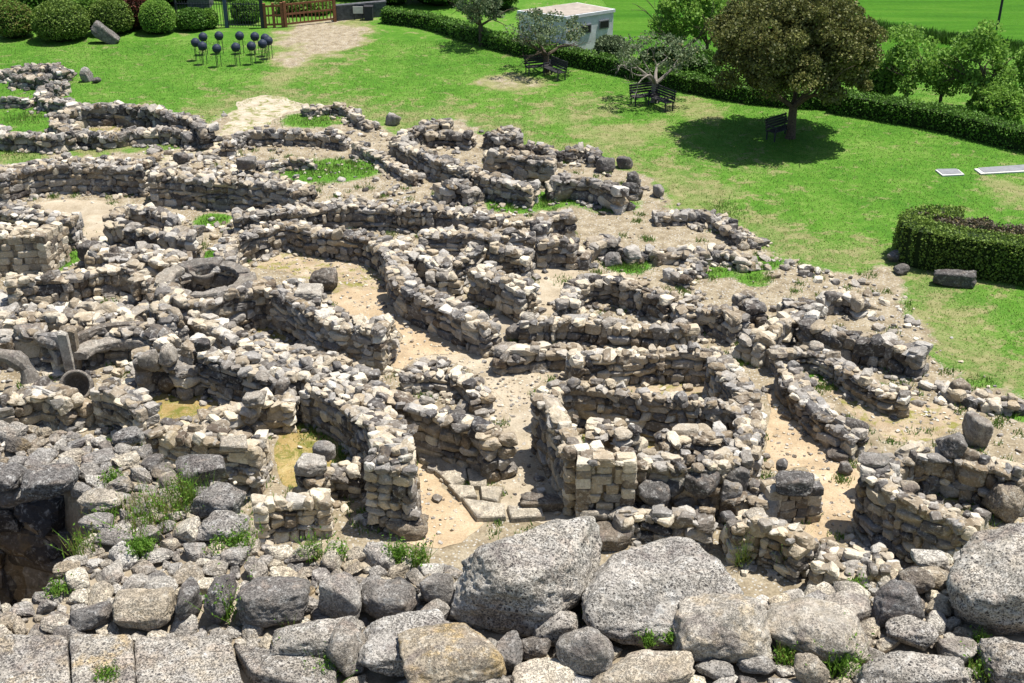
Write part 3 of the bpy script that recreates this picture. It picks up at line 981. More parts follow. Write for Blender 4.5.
W('left outer wall of the big round hut, shaded side to the path', 'C3', [(275, 112), (312, 165), (350, 235), (385, 300)], 2.0, .85, tan=.6, bright=.5, wear=.06)
W('back wall inside the big round hut', 'C3', [(275, 112), (345, 90), (440, 95), (560, 118), (700, 135), (860, 155)], 1.5, .75, tan=.45, bright=.4, wear=.06)
W('front wall of tan blocks of the big round hut', 'C3', [(375, 295), (450, 300), (545, 298)], 2.1, .9, tan=.8, bright=.5, style='ashlar', wear=.05)
W('right front wall of the big round hut', 'C3', [(540, 298), (620, 312), (700, 320), (790, 305), (870, 280)], 1.75, .9, tan=.35, bright=.44)
W('right wall of the big round hut along the narrow alley', 'C3', [(790, 8), (815, 50), (850, 92), (875, 150), (880, 220), (858, 275)], 1.35, .95, tan=.25, bright=.46)
W('low filled bench of stones inside the big round hut', 'C3', [(420, 205), (480, 210), (520, 235)], 1.6, .9, tan=.7, bright=.5)
W('loose stones piled along the inner front of the big round hut', 'C3', [(610, 245), (680, 240), (760, 250), (830, 240)], 1.2, .9, tan=.4, bright=.46, size=1.1)
W('row of dark boulders stacked against the big round hut', 'C3', [(480, 475), (560, 462), (660, 472), (770, 485)], .75, .9, tan=.3, bright=.38, size=1.2)
W('rough stones leaning on the hut corner near the alley mouth', 'C3', [(800, 400), (880, 410), (960, 425)], .9, .8, tan=.3, bright=.36, size=1.5)
W('ashlar wall end with a boulder on top at the alley mouth', 'C4', [(285, 395), (350, 385), (405, 380)], 1.1, .7, tan=.85, bright=.45, style='ashlar')
W('back wall of the right round hut with lit tan stones', 'C4', [(600, 330), (650, 308), (720, 292), (790, 292), (870, 312), (950, 332), (1050, 350)], 1.25, .8, tan=.4, bright=.38, size=1.2)
W('tall front wall of the right round hut', 'C4', [(582, 335), (620, 375), (675, 408), (745, 445), (820, 474), (910, 506)], 1.85, .9, tan=.45, bright=.42)
W('small ruined wall with a dark hollow near the foreground', 'C4', [(150, 490), (220, 480), (290, 500), (360, 530), (405, 560)], 1.2, .8, tan=.45, bright=.44)
W('rubble wall tumbling down in front of the right round hut', 'C4', [(410, 580), (480, 600), (560, 615), (660, 610)], .8, 1.2, tan=.35, bright=.45)

# ------------------------------------------------------------------ boulders and single stones
FOOT = []          # footprints on the terrace (x, y, r)


def boulder(label, crop, x0, y0, x1, y1, zs=0.0, style='boulder', col=(0.4, 0.1, 0.1), name='boulder', n=18, boxy=0.12, cuts=13, group=None,
            yaw=None, rough=0.09, cat_='boulder', tall=None, sink=0.7, p=15):
    if tall is None and name == 'boulder':
        boxy = min(boxy, .5)
    X0, Y0 = cp(crop, x0, y0)
    X1, Y1 = cp(crop, x1, y1)
    cx, cy = (X0 + X1) / 2, (Y0 + Y1) / 2
    al = TH + math.atan((cy - 341.5) / F)
    c = 0.2
    for _ in range(4):
        P = at(cx, cy, zs + sink * c)
        s = ppm(P)
        a = (X1 - X0) / 2 / s
        v = (Y1 - Y0) / 2 / s
        b = 0.85 * a
        q = v * v - (b * math.sin(al)) ** 2
        c = math.sqrt(max(q, 0)) / math.cos(al)
        lim = (0.42 * a, 1.25 * a) if tall is None else (tall * a, tall * a)
        c = min(max(c, lim[0]), lim[1])
        qb = v * v - (c * math.cos(al)) ** 2
        b = min(max(math.sqrt(max(qb, 0.01)) / math.sin(al), 0.45 * a), 1.6 * a)
    r = np.random.default_rng(abs(int(x0 * 31 + y0 * 17 + len(label))) + 5)
    V, Q = rock(n, r, boxy, cuts, p, rough)
    yw = r.uniform(-0.25, 0.25) if yaw is None else yaw
    V = V * (2 * a, 2 * b, 2 * c)
    V = V + V / (np.linalg.norm(V, axis=1)[:, None] + 1e-6) * (0.05 * fbm(V * 2.6 + r.uniform(0, 50, 3), 5) + .012 * fbm(V * 14, 3))[:, None] * min(1, a * 2)
    cs, sn = math.cos(yw), math.sin(yw)
    V = V @ np.array(((cs, -sn, 0), (sn, cs, 0), (0, 0, 1))).T
    # fit the projected outline to the size measured in the photograph
    for _ in range(4):
        W = V + P - np.array((0, 0, H))
        dd = W @ FW
        us, vs = F * W[:, 0] / dd + 512, 341.5 - F * (W @ UPV) / dd
        kx, ky = (X1 - X0) / (us.max() - us.min()), (Y1 - Y0) / (vs.max() - vs.min())
        V = V * (kx, min(max(ky, .5), 1.6), min(max(ky, .5), 1.6))
        s = ppm(P)
        P = P + np.array((1, 0, 0)) * (cx - (us.max() + us.min()) / 2) / s - UPV * (cy - (vs.max() + vs.min()) / 2) / s
    o = link(name, new_mesh(name, V, Q, None, True, M[style]), None, P)
    o.color = (*col, 1)
    tag(o, label, cat_, group)
    FOOT.append((P[0], P[1], max(a, b * 0.9)))
    return o


ZT = 9.6
B = boulder
GREY, PALE, DARK, TAN, OCH, BROWN = (0.5, 0.05, 0.05), (0.82, 0.12, 0.1), (0.22, 0.05, 0.0), (0.62, 0.8, 0.1), (0.6, 0.8, 1.0), (0.3, 0.75, 0.1)
# the rubble terrace in front: big named stones
B('huge pale grey pitted boulder left of centre in the foreground', 'D2', 322, 46, 768, 402, ZT, 'basalt', (0.8, 0.16, 0.12), n=50, boxy=.08, cuts=10, rough=.1, sink=.55, p=11)
B('huge pale pitted boulder right of the largest one in the foreground', 'D2', 704, 106, 1200, 440, ZT, 'basalt', (0.78, 0.12, 0.08), n=50, boxy=.05, cuts=10, p=11, rough=.07, sink=.5)
B('huge pale grey rock filling the right edge of the foreground', 'D3', 795, 66, 1180, 405, ZT, 'basalt', (0.82, 0.22, 0.2), n=50, boxy=.1, cuts=10, p=11, rough=.08, sink=.55)
B('pale speckled sloping boulder at the bottom left of centre', 'D2', 42, 318, 350, 520, ZT, 'basalt', (0.8, 0.08, 0.05), n=28, rough=.08)
B('ochre yellow lichen covered boulder at the bottom centre', 'D2', 166, 358, 487, 580, ZT, 'boulder', OCH, n=28, boxy=.12)
B('round grey boulder under the gap between the two huge pale boulders', 'D2', 630, 370, 802, 527, ZT, 'boulder', (0.6, 0.15, 0.1), n=20, boxy=.2)
B('small pale stone wedged between the two huge pale boulders', 'D2', 560, 318, 702, 432, ZT, 'basalt', (0.7, 0.15, 0.1), n=18)
B('dark grey pebble shaped stone beside the ochre boulder', 'D2', 524, 398, 622, 470, ZT, 'boulder', (0.32, 0.2, 0.1), n=16)
B('grey stone leaning on the right side of the ochre boulder', 'D2', 450, 380, 537, 510, ZT, 'boulder', (0.45, 0.05, 0.0), n=16)
B('pale tan boulder cut by the bottom edge at the centre', 'D2', 500, 460, 722, 600, ZT, 'boulder', (0.85, 0.6, 0.15), n=22)
B('broad tan boulder cut by the bottom edge right of centre', 'D2', 728, 436, 1040, 610, ZT, 'boulder', (0.7, 0.65, 0.25), n=24)
B('pale boulder just under the ochre boulder at the bottom edge', 'D2', 285, 495, 505, 600, ZT, 'basalt', (0.7, 0.2, 0.1), n=18)
B('blocky grey boulder left of the largest pale boulder', 'D2', 62, 230, 232, 360, ZT, 'boulder', (0.45, 0.1, 0.05), n=20, boxy=.3)
B('grey boulder touching the left side of the largest pale boulder', 'D2', 232, 212, 342, 322, ZT, 'boulder', (0.5, 0.1, 0.0), n=18)
B('light grey rounded boulder with shaded front, left of the blocky one', 'D1', 930, 208, 1060, 352, ZT, 'boulder', (0.75, 0.1, 0.05), n=20)
B('big dark grey boulder with flat top behind the tilted slab', 'D1', 690, 222, 908, 375, ZT, 'boulder', (0.42, 0.08, 0.02), n=26, boxy=.3)
B('upright dark boulder beside a tall weed', 'D1', 594, 214, 695, 368, ZT, 'boulder', (0.33, 0.05, 0.0), n=20, boxy=.15)
B('upright dark boulder left of its taller weed side neighbour', 'D1', 513, 222, 592, 372, ZT, 'boulder', (0.3, 0.08, 0.0), n=20, boxy=.15)
B('big tan boulder with angular dark front behind the paving blocks', 'D1', 328, 254, 516, 388, ZT, 'boulder', (0.62, 0.75, 0.2), n=24, boxy=.1)
B('angular dark slate grey boulder left of the big tan one', 'D1', 203, 294, 330, 386, ZT, 'boulder', (0.42, 0.02, 0.0), n=18)
B('small pale cream boulder behind the paving blocks at left', 'D1', 116, 332, 216, 392, ZT, 'boulder', (0.85, 0.5, 0.1), n=16)
B('large pale sloping boulder right of the tilted slab', 'D1', 785, 338, 1075, 480, ZT, 'basalt', (0.74, 0.2, 0.1), n=28, boxy=.5)
B('brownish boulder between the pale sloping and the speckled boulder', 'D2', -40, 345, 76, 520, ZT, 'boulder', (0.55, 0.3, 0.1), n=18)
B('tan brick shaped stone above the dark shaft edge', 'D1', 153, 176, 236, 226, ZT, 'boulder', (0.5, 0.9, 0.1), n=12, boxy=1.0)
B('pale boulder with orange lichen under the right huge boulder', 'D3', -10, 264, 292, 480, ZT, 'boulder', (0.8, 0.35, 0.5), n=28, boxy=.12)
B('wide pale boulder with pinkish top, right of the orange lichen one', 'D3', 258, 282, 574, 478, ZT, 'boulder', (0.74, 0.4, 0.25), n=28, boxy=.1)
B('grey flat stone at the bottom edge under the orange lichen boulder', 'D3', 60, 462, 178, 530, ZT, 'boulder', (0.66, 0.1, 0.0), n=16)
B('small grey wedge stone in front of the wide pinkish boulder', 'D3', 182, 448, 302, 512, ZT, 'boulder', (0.6, 0.1, 0.0), n=16)
B('tan upright stone at the bottom edge beside bright weeds', 'D3', 350, 446, 456, 560, ZT, 'boulder', (0.65, 0.7, 0.1), n=16)
B('white topped stone on the rubble slope above the wide pinkish boulder', 'D3', 480, 168, 580, 245, .3, 'boulder', (0.95, 0.15, 0.0), n=16)
B('dark purple grey pitted stone near the foot of the right hut', 'D3', 574, 100, 655, 170, 0, 'basalt', (0.25, 0.1, 0.0), n=16)
B('pale leaning stone with dark underside on the right rubble', 'D3', 438, 262, 582, 362, ZT, 'boulder', (0.78, 0.3, 0.1), n=18)
B('bluish dark boulder with pale top left of the right edge rock', 'D3', 570, 232, 735, 375, ZT, 'boulder', (0.4, 0.02, 0.0), n=22, boxy=.3)
B('pale pitted boulder below the bluish dark boulder', 'D3', 618, 335, 775, 442, ZT, 'basalt', (0.8, 0.12, 0.1), n=20)
B('broad pale boulder at the bottom edge right of the bright weeds', 'D3', 520, 440, 850, 590, ZT, 'basalt', (0.72, 0.2, 0.1), n=28)
B('grey boulder at the bottom right between two pale ones', 'D3', 760, 398, 895, 482, ZT, 'boulder', (0.62, 0.25, 0.1), n=18)
B('pale boulder in the bottom right corner', 'D3', 888, 400, 1120, 560, ZT, 'basalt', (0.74, 0.2, 0.3), n=26)
B('flat white slab stone at the foot of the right hut', 'D3', 690, 142, 805, 204, ZT, 'boulder', (0.95, 0.2, 0.0), n=16, boxy=.8)
B('dark brown stone under the flat white slab stone', 'D3', 655, 196, 765, 275, ZT, 'boulder', (0.35, 0.5, 0.0), n=16)
B('dark upright stone leaning beside the brown wedge boulder', 'D3', 850, 38, 915, 115, 0, 'boulder', (0.22, 0.05, 0.0), n=16)
B('big wedge shaped brown boulder with pale top at right edge', 'C4', 898, 384, 1030, 512, 0, 'basalt', (0.5, 0.7, 0.1), n=26, boxy=.3)
B('pale tan flat boulder on top of the shaft edge', 'C1', 224, 404, 366, 478, ZT, 'boulder', (0.72, 0.55, 0.1), n=20, boxy=.7)
B('dark rounded boulder lying on the left rubble terrace rim', 'C1', 512, 304, 662, 392, ZT, 'basalt', (0.42, 0.08, 0.0), n=22)
B('large flat grey boulder below the dark rim boulder', 'C1', 556, 384, 722, 492, ZT, 'basalt', (0.5, 0.04, 0.05), n=24, boxy=.8)
B('pale flat boulder below the large flat grey one', 'C1', 566, 468, 728, 560, ZT, 'basalt', (0.66, 0.08, 0.05), n=22, boxy=.6)
B('blue grey boulder at the far rim of the left rubble terrace', 'C1', 326, 222, 424, 278, ZT, 'basalt', (0.55, 0.0, 0.0), n=16)
B('grey boulder left of the weed clump on the terrace', 'C1', 228, 474, 335, 535, ZT, 'boulder', (0.62, 0.05, 0.0), n=16)
B('grey brown boulder in front of the weed clump', 'C1', 268, 520, 402, 575, ZT, 'boulder', (0.5, 0.15, 0.0), n=16)
B('long dark rock forming the top of the shaft rim', 'C1', 60, 330, 235, 440, ZT, 'basalt', (0.42, 0.02, 0.0), n=26, boxy=.6)
B('dark rock at the left end of the shaft rim', 'C1', -60, 328, 85, 420, ZT, 'basalt', (0.4, 0.02, 0.0), n=24, boxy=.6)

# dressed blocks along the bottom left


def dressed(label, pts, z, th, col, name='dressed_block', style='basalt'):
    P = np.array([at(x, y, z)[:2] for x, y in pts])
    c = P.mean(0)
    r = np.random.default_rng(int(pts[0][0]) + 77)
    D, Q = cubesphere(26)
    # square superellipsoid mapped bilinearly into the four corners
    m = np.abs(D).max(1)
    C = D / m[:, None]
    rr = (np.abs(D) ** 14).sum(1) ** (-1 / 14.0)
    S = D * rr[:, None]
    u, w = (S[:, 0] + 1) / 2, (S[:, 1] + 1) / 2
    XY = ((1 - u) * (1 - w))[:, None] * P[0] + (u * (1 - w))[:, None] * P[1] + (u * w)[:, None] * P[2] + ((1 - u) * w)[:, None] * P[3]
    V = np.column_stack([XY, z - th / 2 + S[:, 2] * th / 2])
    V = V + D * (0.022 * fbm(V * 6 + r.uniform(0, 40, 3), 4))[:, None]
    o = link(name, new_mesh(name, V - (*c, z), Q, None, True, M[style]), None, (*c, z))
    o.color = (*col, 1)
    tag(o, label, 'stone block', 'dressed stone blocks')
    for f in (0.1, 0.5, 0.9):
        q = P[0] * (1 - f) + P[1] * f
        q2 = P[3] * (1 - f) + P[2] * f
        FOOT.append(((q[0] + q2[0]) / 2, (q[1] + q2[1]) / 2, np.linalg.norm(q - q2) / 2))
    return o


dressed('dressed grey paving block in the bottom left corner', [(-30, 700), (71, 700), (67, 633), (-20, 632)], 9.72, .4, (0.74, 0.25, 0.5))
dressed('dressed block with yellow lichen, second from the bottom left corner', [(73, 700), (136, 700), (132, 632), (68, 631)], 9.74, .4, (0.78, 0.35, 0.9))
dressed('widest dressed block of the row along the bottom left', [(137, 705), (250, 705), (229, 634), (133, 634)], 9.72, .4, (0.76, 0.25, 0.3))
dressed('tilted dressed slab right of the widest block in the row', [(252, 672), (336, 692), (336, 660), (232, 641)], 9.74, .4, (0.58, 0.25, 0.1))

# stones standing in the village and on the lawn
B('big dark block standing alone at the edge of the courtyard', 'B2', 318, 226, 404, 302, 0, 'boulder', (0.25, 0.35, 0), boxy=.7)
B('broad pale flat stone capping the well room wall', 'B2', 275, 272, 362, 325, 1.35, 'boulder', (0.85, 0.4, 0), boxy=.9, tall=.4)
V, Q = rock(16, np.random.default_rng(5), .35, 6, 9, .08)
V = V * (1.7, .8, .72)
V[:, 2] *= 1.15 - .5 * V[:, 0]
cs_, sn_ = math.cos(.62), math.sin(.62)
V = V @ np.array(((cs_, 0, sn_), (0, 1, 0), (-sn_, 0, cs_))).T
P = cat('A1', 308, 128, 0)
o = link('standing_stone', new_mesh('standing_stone', V, Q, None, True, M['boulder']), None, P + (0, .2, .5))
o.color = (.42, .05, 0, 1)
tag(o, 'pale grey leaning stone slab on the lawn by round bushes', 'standing stone')
B('large pale speckled boulder on the lawn beside the top left wall', 'A1', 232, 195, 275, 244, 0, 'basalt', (0.75, 0.02, 0))
B('small dark stone next to the pale lawn boulder', 'A1', 268, 225, 297, 243, 0, 'boulder', (0.25, 0.05, 0), n=8)
B('rounded dark boulder on the gravel by the oval hut', 'A1', 505, 444, 556, 482, 0, 'boulder', (0.3, 0.05, 0))
B('big square stone with flat top beside the gravel path end', 'A1', 690, 455, 752, 498, .3, 'boulder', (0.5, 0.05, 0), boxy=.8)
B('pale upright stone set against the short dark left wall', 'E6', 30, 365, 78, 445, 0, 'boulder', (0.8, 0.1, 0), boxy=.8)
B('big round brown boulder inside the large upper ruin', 'A2', 570, 452, 636, 506, .3, 'boulder', (0.4, 0.55, 0))
B('tall pointed dark boulder right of the large upper ruin', 'A2', 836, 500, 880, 552, 0, 'boulder', DARK)
B('dark boulder at the right tip of the large upper ruin', 'A2', 808, 456, 858, 496, 0, 'boulder', (0.3, 0.05, 0))
B('grey boulder behind the tip of the large upper ruin', 'A2', 748, 460, 806, 510, 0, 'boulder', (0.4, 0.05, 0))
B('small dark stone beside the right tip of the upper ruin', 'A2', 842, 552, 888, 588, 0, 'boulder', DARK, n=10)
B('pale lone stone farthest right below the upper ruin', 'A2', 915, 538, 950, 580, 0, 'boulder', (0.65, 0.1, 0), n=10)
B('pair like pale stone on the grass left of the upper ruin', 'A2', 132, 328, 180, 370, 0, 'boulder', (0.7, 0.1, 0), n=10)
B('dark boulder on the slope just right of the small grass patch', 'B3', 595, 180, 650, 225, 0, 'boulder', (0.5, 0.02, 0))
B('grey block at the corner of the narrowing sandy path', 'B3', 308, 390, 372, 446, 0, 'boulder', (0.45, 0.15, 0), boxy=.8)
B('broad low stone jutting into the sandy path', 'B3', 248, 442, 345, 490, 0, 'boulder', (0.62, 0.5, 0), boxy=.8, tall=.4)
B('upright pale slab stone on the path corner pile', 'B3', 352, 356, 400, 412, .5, 'boulder', (0.75, 0.4, 0), boxy=.7)
B('large rounded dark boulder ending the slanting wall by the lawn', 'B4', 640, 442, 738, 512, 0, 'basalt', (0.3, 0.08, 0), boxy=.3)
B('dark round boulder in the slanting wall beside the largest one', 'B4', 575, 432, 645, 500, .1, 'basalt', (0.26, 0.08, 0))
B('tan flat slab lying across the head of the alley', 'B4', 268, 458, 360, 498, .5, 'boulder', (0.75, 0.75, 0), boxy=.9, tall=.35)
B('pale tilted slab stone on the slope at right', 'B4', 388, 440, 440, 482, .5, 'boulder', (0.8, 0.5, 0), boxy=.8)
B('dark grey slab lying on the grass before the curved hedge', 'B4', 756, 231, 886, 288, 0, 'boulder', (0.2, 0.02, 0), boxy=.9, tall=.45, name='stone_slab', cat_='stone slab')
B('dark stone at the near corner of the curved hedge', 'B4', 640, 214, 690, 250, 0, 'boulder', (0.35, 0.05, 0), n=10)
B('grey stone on the pile by the curved hedge', 'B4', 622, 174, 672, 212, 0, 'boulder', (0.42, 0.05, 0), n=10)
B('large dark egg shaped boulder leaning at the hut front', 'C3', 550, 376, 650, 476, .5, 'basalt', (0.3, 0.02, 0), n=18, boxy=.2)
B('big dark brown boulder on the stones before the hut', 'C3', 684, 350, 792, 436, .9, 'basalt', (0.18, 0.15, 0), n=18)
B('dark grey stone left of the egg shaped boulder', 'C3', 496, 450, 562, 515, .2, 'boulder', (0.4, 0.02, 0))
B('slanted grey boulder right of the dark brown one', 'C3', 800, 335, 878, 420, .8, 'boulder', (0.4, 0.1, 0))
B('grey boulder between the slanted one and the alley mouth', 'C3', 870, 374, 920, 450, .5, 'boulder', (0.5, 0.1, 0))
B('purple brown boulder near the alley mouth', 'C3', 912, 368, 968, 428, .6, 'boulder', (0.28, 0.3, 0))
B('dark stone wedged over the egg shaped boulder', 'C3', 612, 372, 690, 432, .8, 'boulder', (0.3, 0.03, 0))
B('dark boulder capping the ashlar wall end at the alley mouth', 'C4', 296, 352, 412, 430, 1.1, 'basalt', (0.28, 0.06, 0), n=18, boxy=.7)
B('small pointed dark stone behind the alley mouth boulder', 'C4', 298, 316, 334, 356, 1.0, 'boulder', (0.3, 0.02, 0), n=10)
B('large pale grey block standing on the right round hut', 'C4', 842, 176, 936, 290, 0, 'boulder', (0.62, 0.25, 0.1), n=20, boxy=.5)
B('big grey boulder on the back wall of the right hut', 'C4', 764, 240, 860, 318, 1.1, 'basalt', (0.45, 0.1, 0), n=18)
B('grey boulder at the left corner of the right hut', 'C4', 536, 298, 632, 350, 1.7, 'boulder', (0.55, 0.1, 0), n=16)
B('tan boulder among the front stones of the right hut', 'C4', 660, 380, 720, 420, 1.6, 'boulder', (0.7, 0.85, 0), n=12)
B('grey stone lying in the narrow sandy alley', 'C4', 476, 324, 524, 368, 0, 'boulder', (0.42, 0.05, 0), n=12)
B('dark flat stone beside the grey one in the alley', 'C4', 446, 286, 516, 330, 0, 'boulder', (0.28, 0.3, 0), n=12)
B('brown boulder at the lower end of the alley wall', 'C4', 490, 196, 572, 256, .5, 'basalt', (0.26, 0.2, 0), n=16)
B('front pale boulder of the pair in the right mossy room', 'C2', 274, 300, 372, 372, .9, 'boulder', (0.85, 0.2, 0), n=18, boxy=.6)
B('rear grey boulder of the pair in the right mossy room', 'C2', 328, 264, 398, 326, .9, 'boulder', (0.68, 0.05, 0), n=18, boxy=.5)
B('small stone lying on the floor of the left mossy room', 'E4', 212, 222, 268, 258, 0, 'boulder', (0.8, 0.4, 0), n=8)
B('pale slab topping the layered wall by the right mossy room', 'E4', 355, 485, 502, 575, 1.35, 'boulder', (0.72, 0.6, 0), boxy=.9, tall=.4, n=16)
B('pale boulder capping the stepped wall between mossy rooms', 'E4', 470, 255, 600, 350, 1.1, 'boulder', (0.75, 0.4, 0), n=16)
B('dark square boulder in the wall above the left mossy room', 'E3', 222, 500, 312, 575, 1.6, 'boulder', (0.12, 0.02, 0), boxy=.8)
B('round pale boulder at the rim of the left mossy room', 'E2', 812, 222, 912, 345, 1.0, 'boulder', (0.72, 0.35, 0), n=16)
B('wide pale boulder next to the curved stone bench', 'E2', 700, 250, 825, 370, .9, 'boulder', (0.65, 0.3, 0), n=16)
B('reddish brown stone at the side of the left mossy room', 'E2', 805, 360, 915, 480, .1, 'boulder', (0.2, 0.8, 0), n=14)
B('grey leaning stone in the corner of the left mossy room', 'E2', 930, 330, 1022, 425, .4, 'boulder', (0.55, 0.1, 0), n=14)
B('dark purple stone left of the hollow stone basin', 'E2', 155, 390, 278, 475, .8, 'boulder', (0.12, 0.3, 0), n=14)
B('big smooth boulder in the wall left of the pillars', 'E2', 65, 118, 250, 220, .8, 'boulder', (0.5, 0.25, 0), n=18)
B('rounded boulder in the rubble above the curved bench', 'E2', 322, 45, 442, 122, .7, 'boulder', (0.55, 0.25, 0), n=14)
B('dark angular boulder by the bright green grass patch', 'E1', 388, 255, 530, 375, .3, 'boulder', (0.18, 0.2, 0), n=16)
B('large tan block with pitted front on the small stone pile', 'E1', 872, 180, 1018, 268, .5, 'boulder', (0.7, 0.8, 0), n=16, boxy=.9)
B('long pale grey stone lying beside the tan pitted block', 'E1', 655, 210, 840, 275, .3, 'boulder', (0.75, 0.05, 0), n=16)
B('dark stone bridging the gap at the edge of the alley ledge', 'C2', 935, 415, 1060, 470, 0, 'boulder', (0.25, 0.4, 0), n=14, boxy=.9)
B('long brown ledge block across the lower end of the path', 'C3', 205, 418, 372, 475, 0, 'boulder', (0.35, 0.65, 0), n=16, boxy=1.0, tall=.3)
B('square brown block standing below the hut at the passage end', 'C3', 382, 498, 535, 590, 0, 'boulder', (0.3, 0.6, 0), n=18, boxy=.9)
B('pale slab lying under the egg shaped boulder', 'C3', 374, 465, 470, 500, .3, 'boulder', (0.72, 0.5, 0), n=12, boxy=.9)
B('brown boulder at the foot of the high corner wall', 'C2', 540, 470, 670, 560, 0, 'boulder', (0.4, 0.75, 0.1), n=16)
B('pale flat stone at the left edge of the terrace ruin', 'C3', 860, 460, 930, 500, 1.0, 'boulder', (0.75, 0.6, 0), n=14, boxy=.8)
B('pale block at the right end of the stony slope row', 'C4', 800, 80, 870, 150, 0, 'boulder', (0.45, 0.75, 0), n=12, boxy=.8)

# flat paving slabs in the sunken passage
for lab, pts in (('top flat paving slab in the sunken passage', [(635, 280), (715, 300), (720, 332), (690, 338), (640, 315)]),
                 ('largest flat paving slab in the sunken passage', [(690, 320), (775, 318), (780, 375), (735, 392), (688, 350)]),
                 ('upper right flat paving slab in the sunken passage', [(735, 288), (800, 292), (805, 325), (760, 318)]),
                 ('flat paving slab below the passage wall foot', [(782, 345), (840, 350), (838, 395), (790, 395)]),
                 ('small flat paving slab left in the passage', [(725, 392), (800, 395), (810, 425), (760, 430)]),
                 ('right flat paving slab at the passage bottom', [(820, 395), (888, 400), (870, 440), (825, 430)]),
                 ('long flat paving slab at the passage bottom', [(768, 432), (890, 448), (895, 485), (810, 488)]),
                 ('flat paving slab reaching towards the brown ledge', [(900, 452), (1000, 462), (1010, 485), (910, 490)])):
    h_ = 0.16
    P = np.array([cat('C2', x, y, h_)[:2] for x, y in pts])
    c = P.mean(0)
    k = len(P)
    ang = np.linspace(0, 1, k * 6, endpoint=False) * k
    Pr = np.array([P[int(a)] * (1 - a % 1) + P[(int(a) + 1) % k] * (a % 1) for a in ang])
    Pr = c + (Pr - c) * (1 + 0.06 * fbm(np.column_stack([Pr * 3, Pr[:, :1] * 0]), 3))[:, None]
    m_ = len(Pr)
    rings = [(1.03, 0.0), (1.0, h_ * .8), (.94, h_), (0.5, h_ + .01), (0.02, h_ + .008)]
    V = np.concatenate([np.column_stack([c + (Pr - c) * f, np.full(m_, z)]) for f, z in rings])
    V[m_ * 2:, 2] += 0.02 * fbm(V[m_ * 2:] * 3, 3)
    Q = np.array([(r_ * m_ + j, r_ * m_ + (j + 1) % m_, (r_ + 1) * m_ + (j + 1) % m_, (r_ + 1) * m_ + j) for r_ in range(4) for j in range(m_)])
    if np.cross(np.append(Pr[1] - Pr[0], 0), np.append(c - Pr[0], 0))[2] < 0:
        Q = Q[:, ::-1]
    o = link('paving_slab', new_mesh('paving_slab', V - (*c, 0), Q, None, False, M['boulder']), None, (*c, 0))
    o.color = (0.85, 0.75, 0.1, 1)
    tag(o, lab, 'paving slab', 'flat slabs of the sunken passage')


# round stone curb of the well, the basin in it, bench arc, pillars, hollow basin
def arc_block(mb_, c, r0, r1, a0, a1, z0, z1, k=7, amp=.05):
    k = max(k, int((a1 - a0) * r1 / .07))
    A = np.linspace(a0, a1, k)
    m = 24
    th = np.linspace(0, 2 * math.pi, m, endpoint=False)
    cs, sn = np.cos(th), np.sin(th)
    q = (np.abs(cs) ** 12 + np.abs(sn) ** 12) ** (-1 / 12.0)
    V = []
    off = rng.uniform(0, 60)
    for i, a in enumerate(A):
        sh = 1.0 if 0 < i < k - 1 else .8
        rr = (r0 + r1) / 2 + (r1 - r0) / 2 * cs * q * sh
        zz = (z0 + z1) / 2 + (z1 - z0) / 2 * sn * q * sh
        ring = np.column_stack([c[0] + rr * math.cos(a), c[1] + rr * math.sin(a), zz])
        d_ = np.column_stack([cs * math.cos(a), cs * math.sin(a), sn])
        V.append(ring + d_ * (amp * fbm(ring * 2.3 + off, 4))[:, None])
    V = np.concatenate(V)
    Q = [(i * m + j, (i + 1) * m + j, (i + 1) * m + (j + 1) % m, i * m + (j + 1) % m) for i in range(k - 1) for j in range(m)]
    n0 = len(V)
    V = np.concatenate([V, V[:m].mean(0)[None], V[-m:].mean(0)[None]])
    T = [(n0, j, (j + 1) % m) for j in range(m)] + [(n0 + 1, (k - 1) * m + (j + 1) % m, (k - 1) * m + j) for j in range(m)]
    mb_.add(V, Q, T)


wc = cat('E3', 285, 180, 1.45)
well = empty('stone_well_curb', (wc[0], wc[1], 0), 'round curb of smooth curved grey slabs around a well hole', 'well curb')
for k in range(6):
    mb_ = MB()
    a0 = k * math.pi / 3 + 0.35
    ro = 1.5 + rng.uniform(-.12, .2)
    arc_block(mb_, (0, 0), 1.03, ro, a0 + .02, a0 + math.pi / 3 - .02, 1.14, 1.38 + rng.uniform(-.06, .06), 9, .09)
    o = mb_.build('curb_slab', M['boulder'], well)
    o.color = (0.55 + rng.uniform(-.15, .15), rng.uniform(.2, .5), 0.02, 1)
ang = np.linspace(.1, 6.35, 26)
wall_xy('round drum of rough stones carrying the smooth well curb', np.column_stack([wc[0] + 1.3 * np.cos(ang), wc[1] + 1.3 * np.sin(ang)]), [1.1] * 26, .5, tan=.35, bright=.42, wear=0.02)


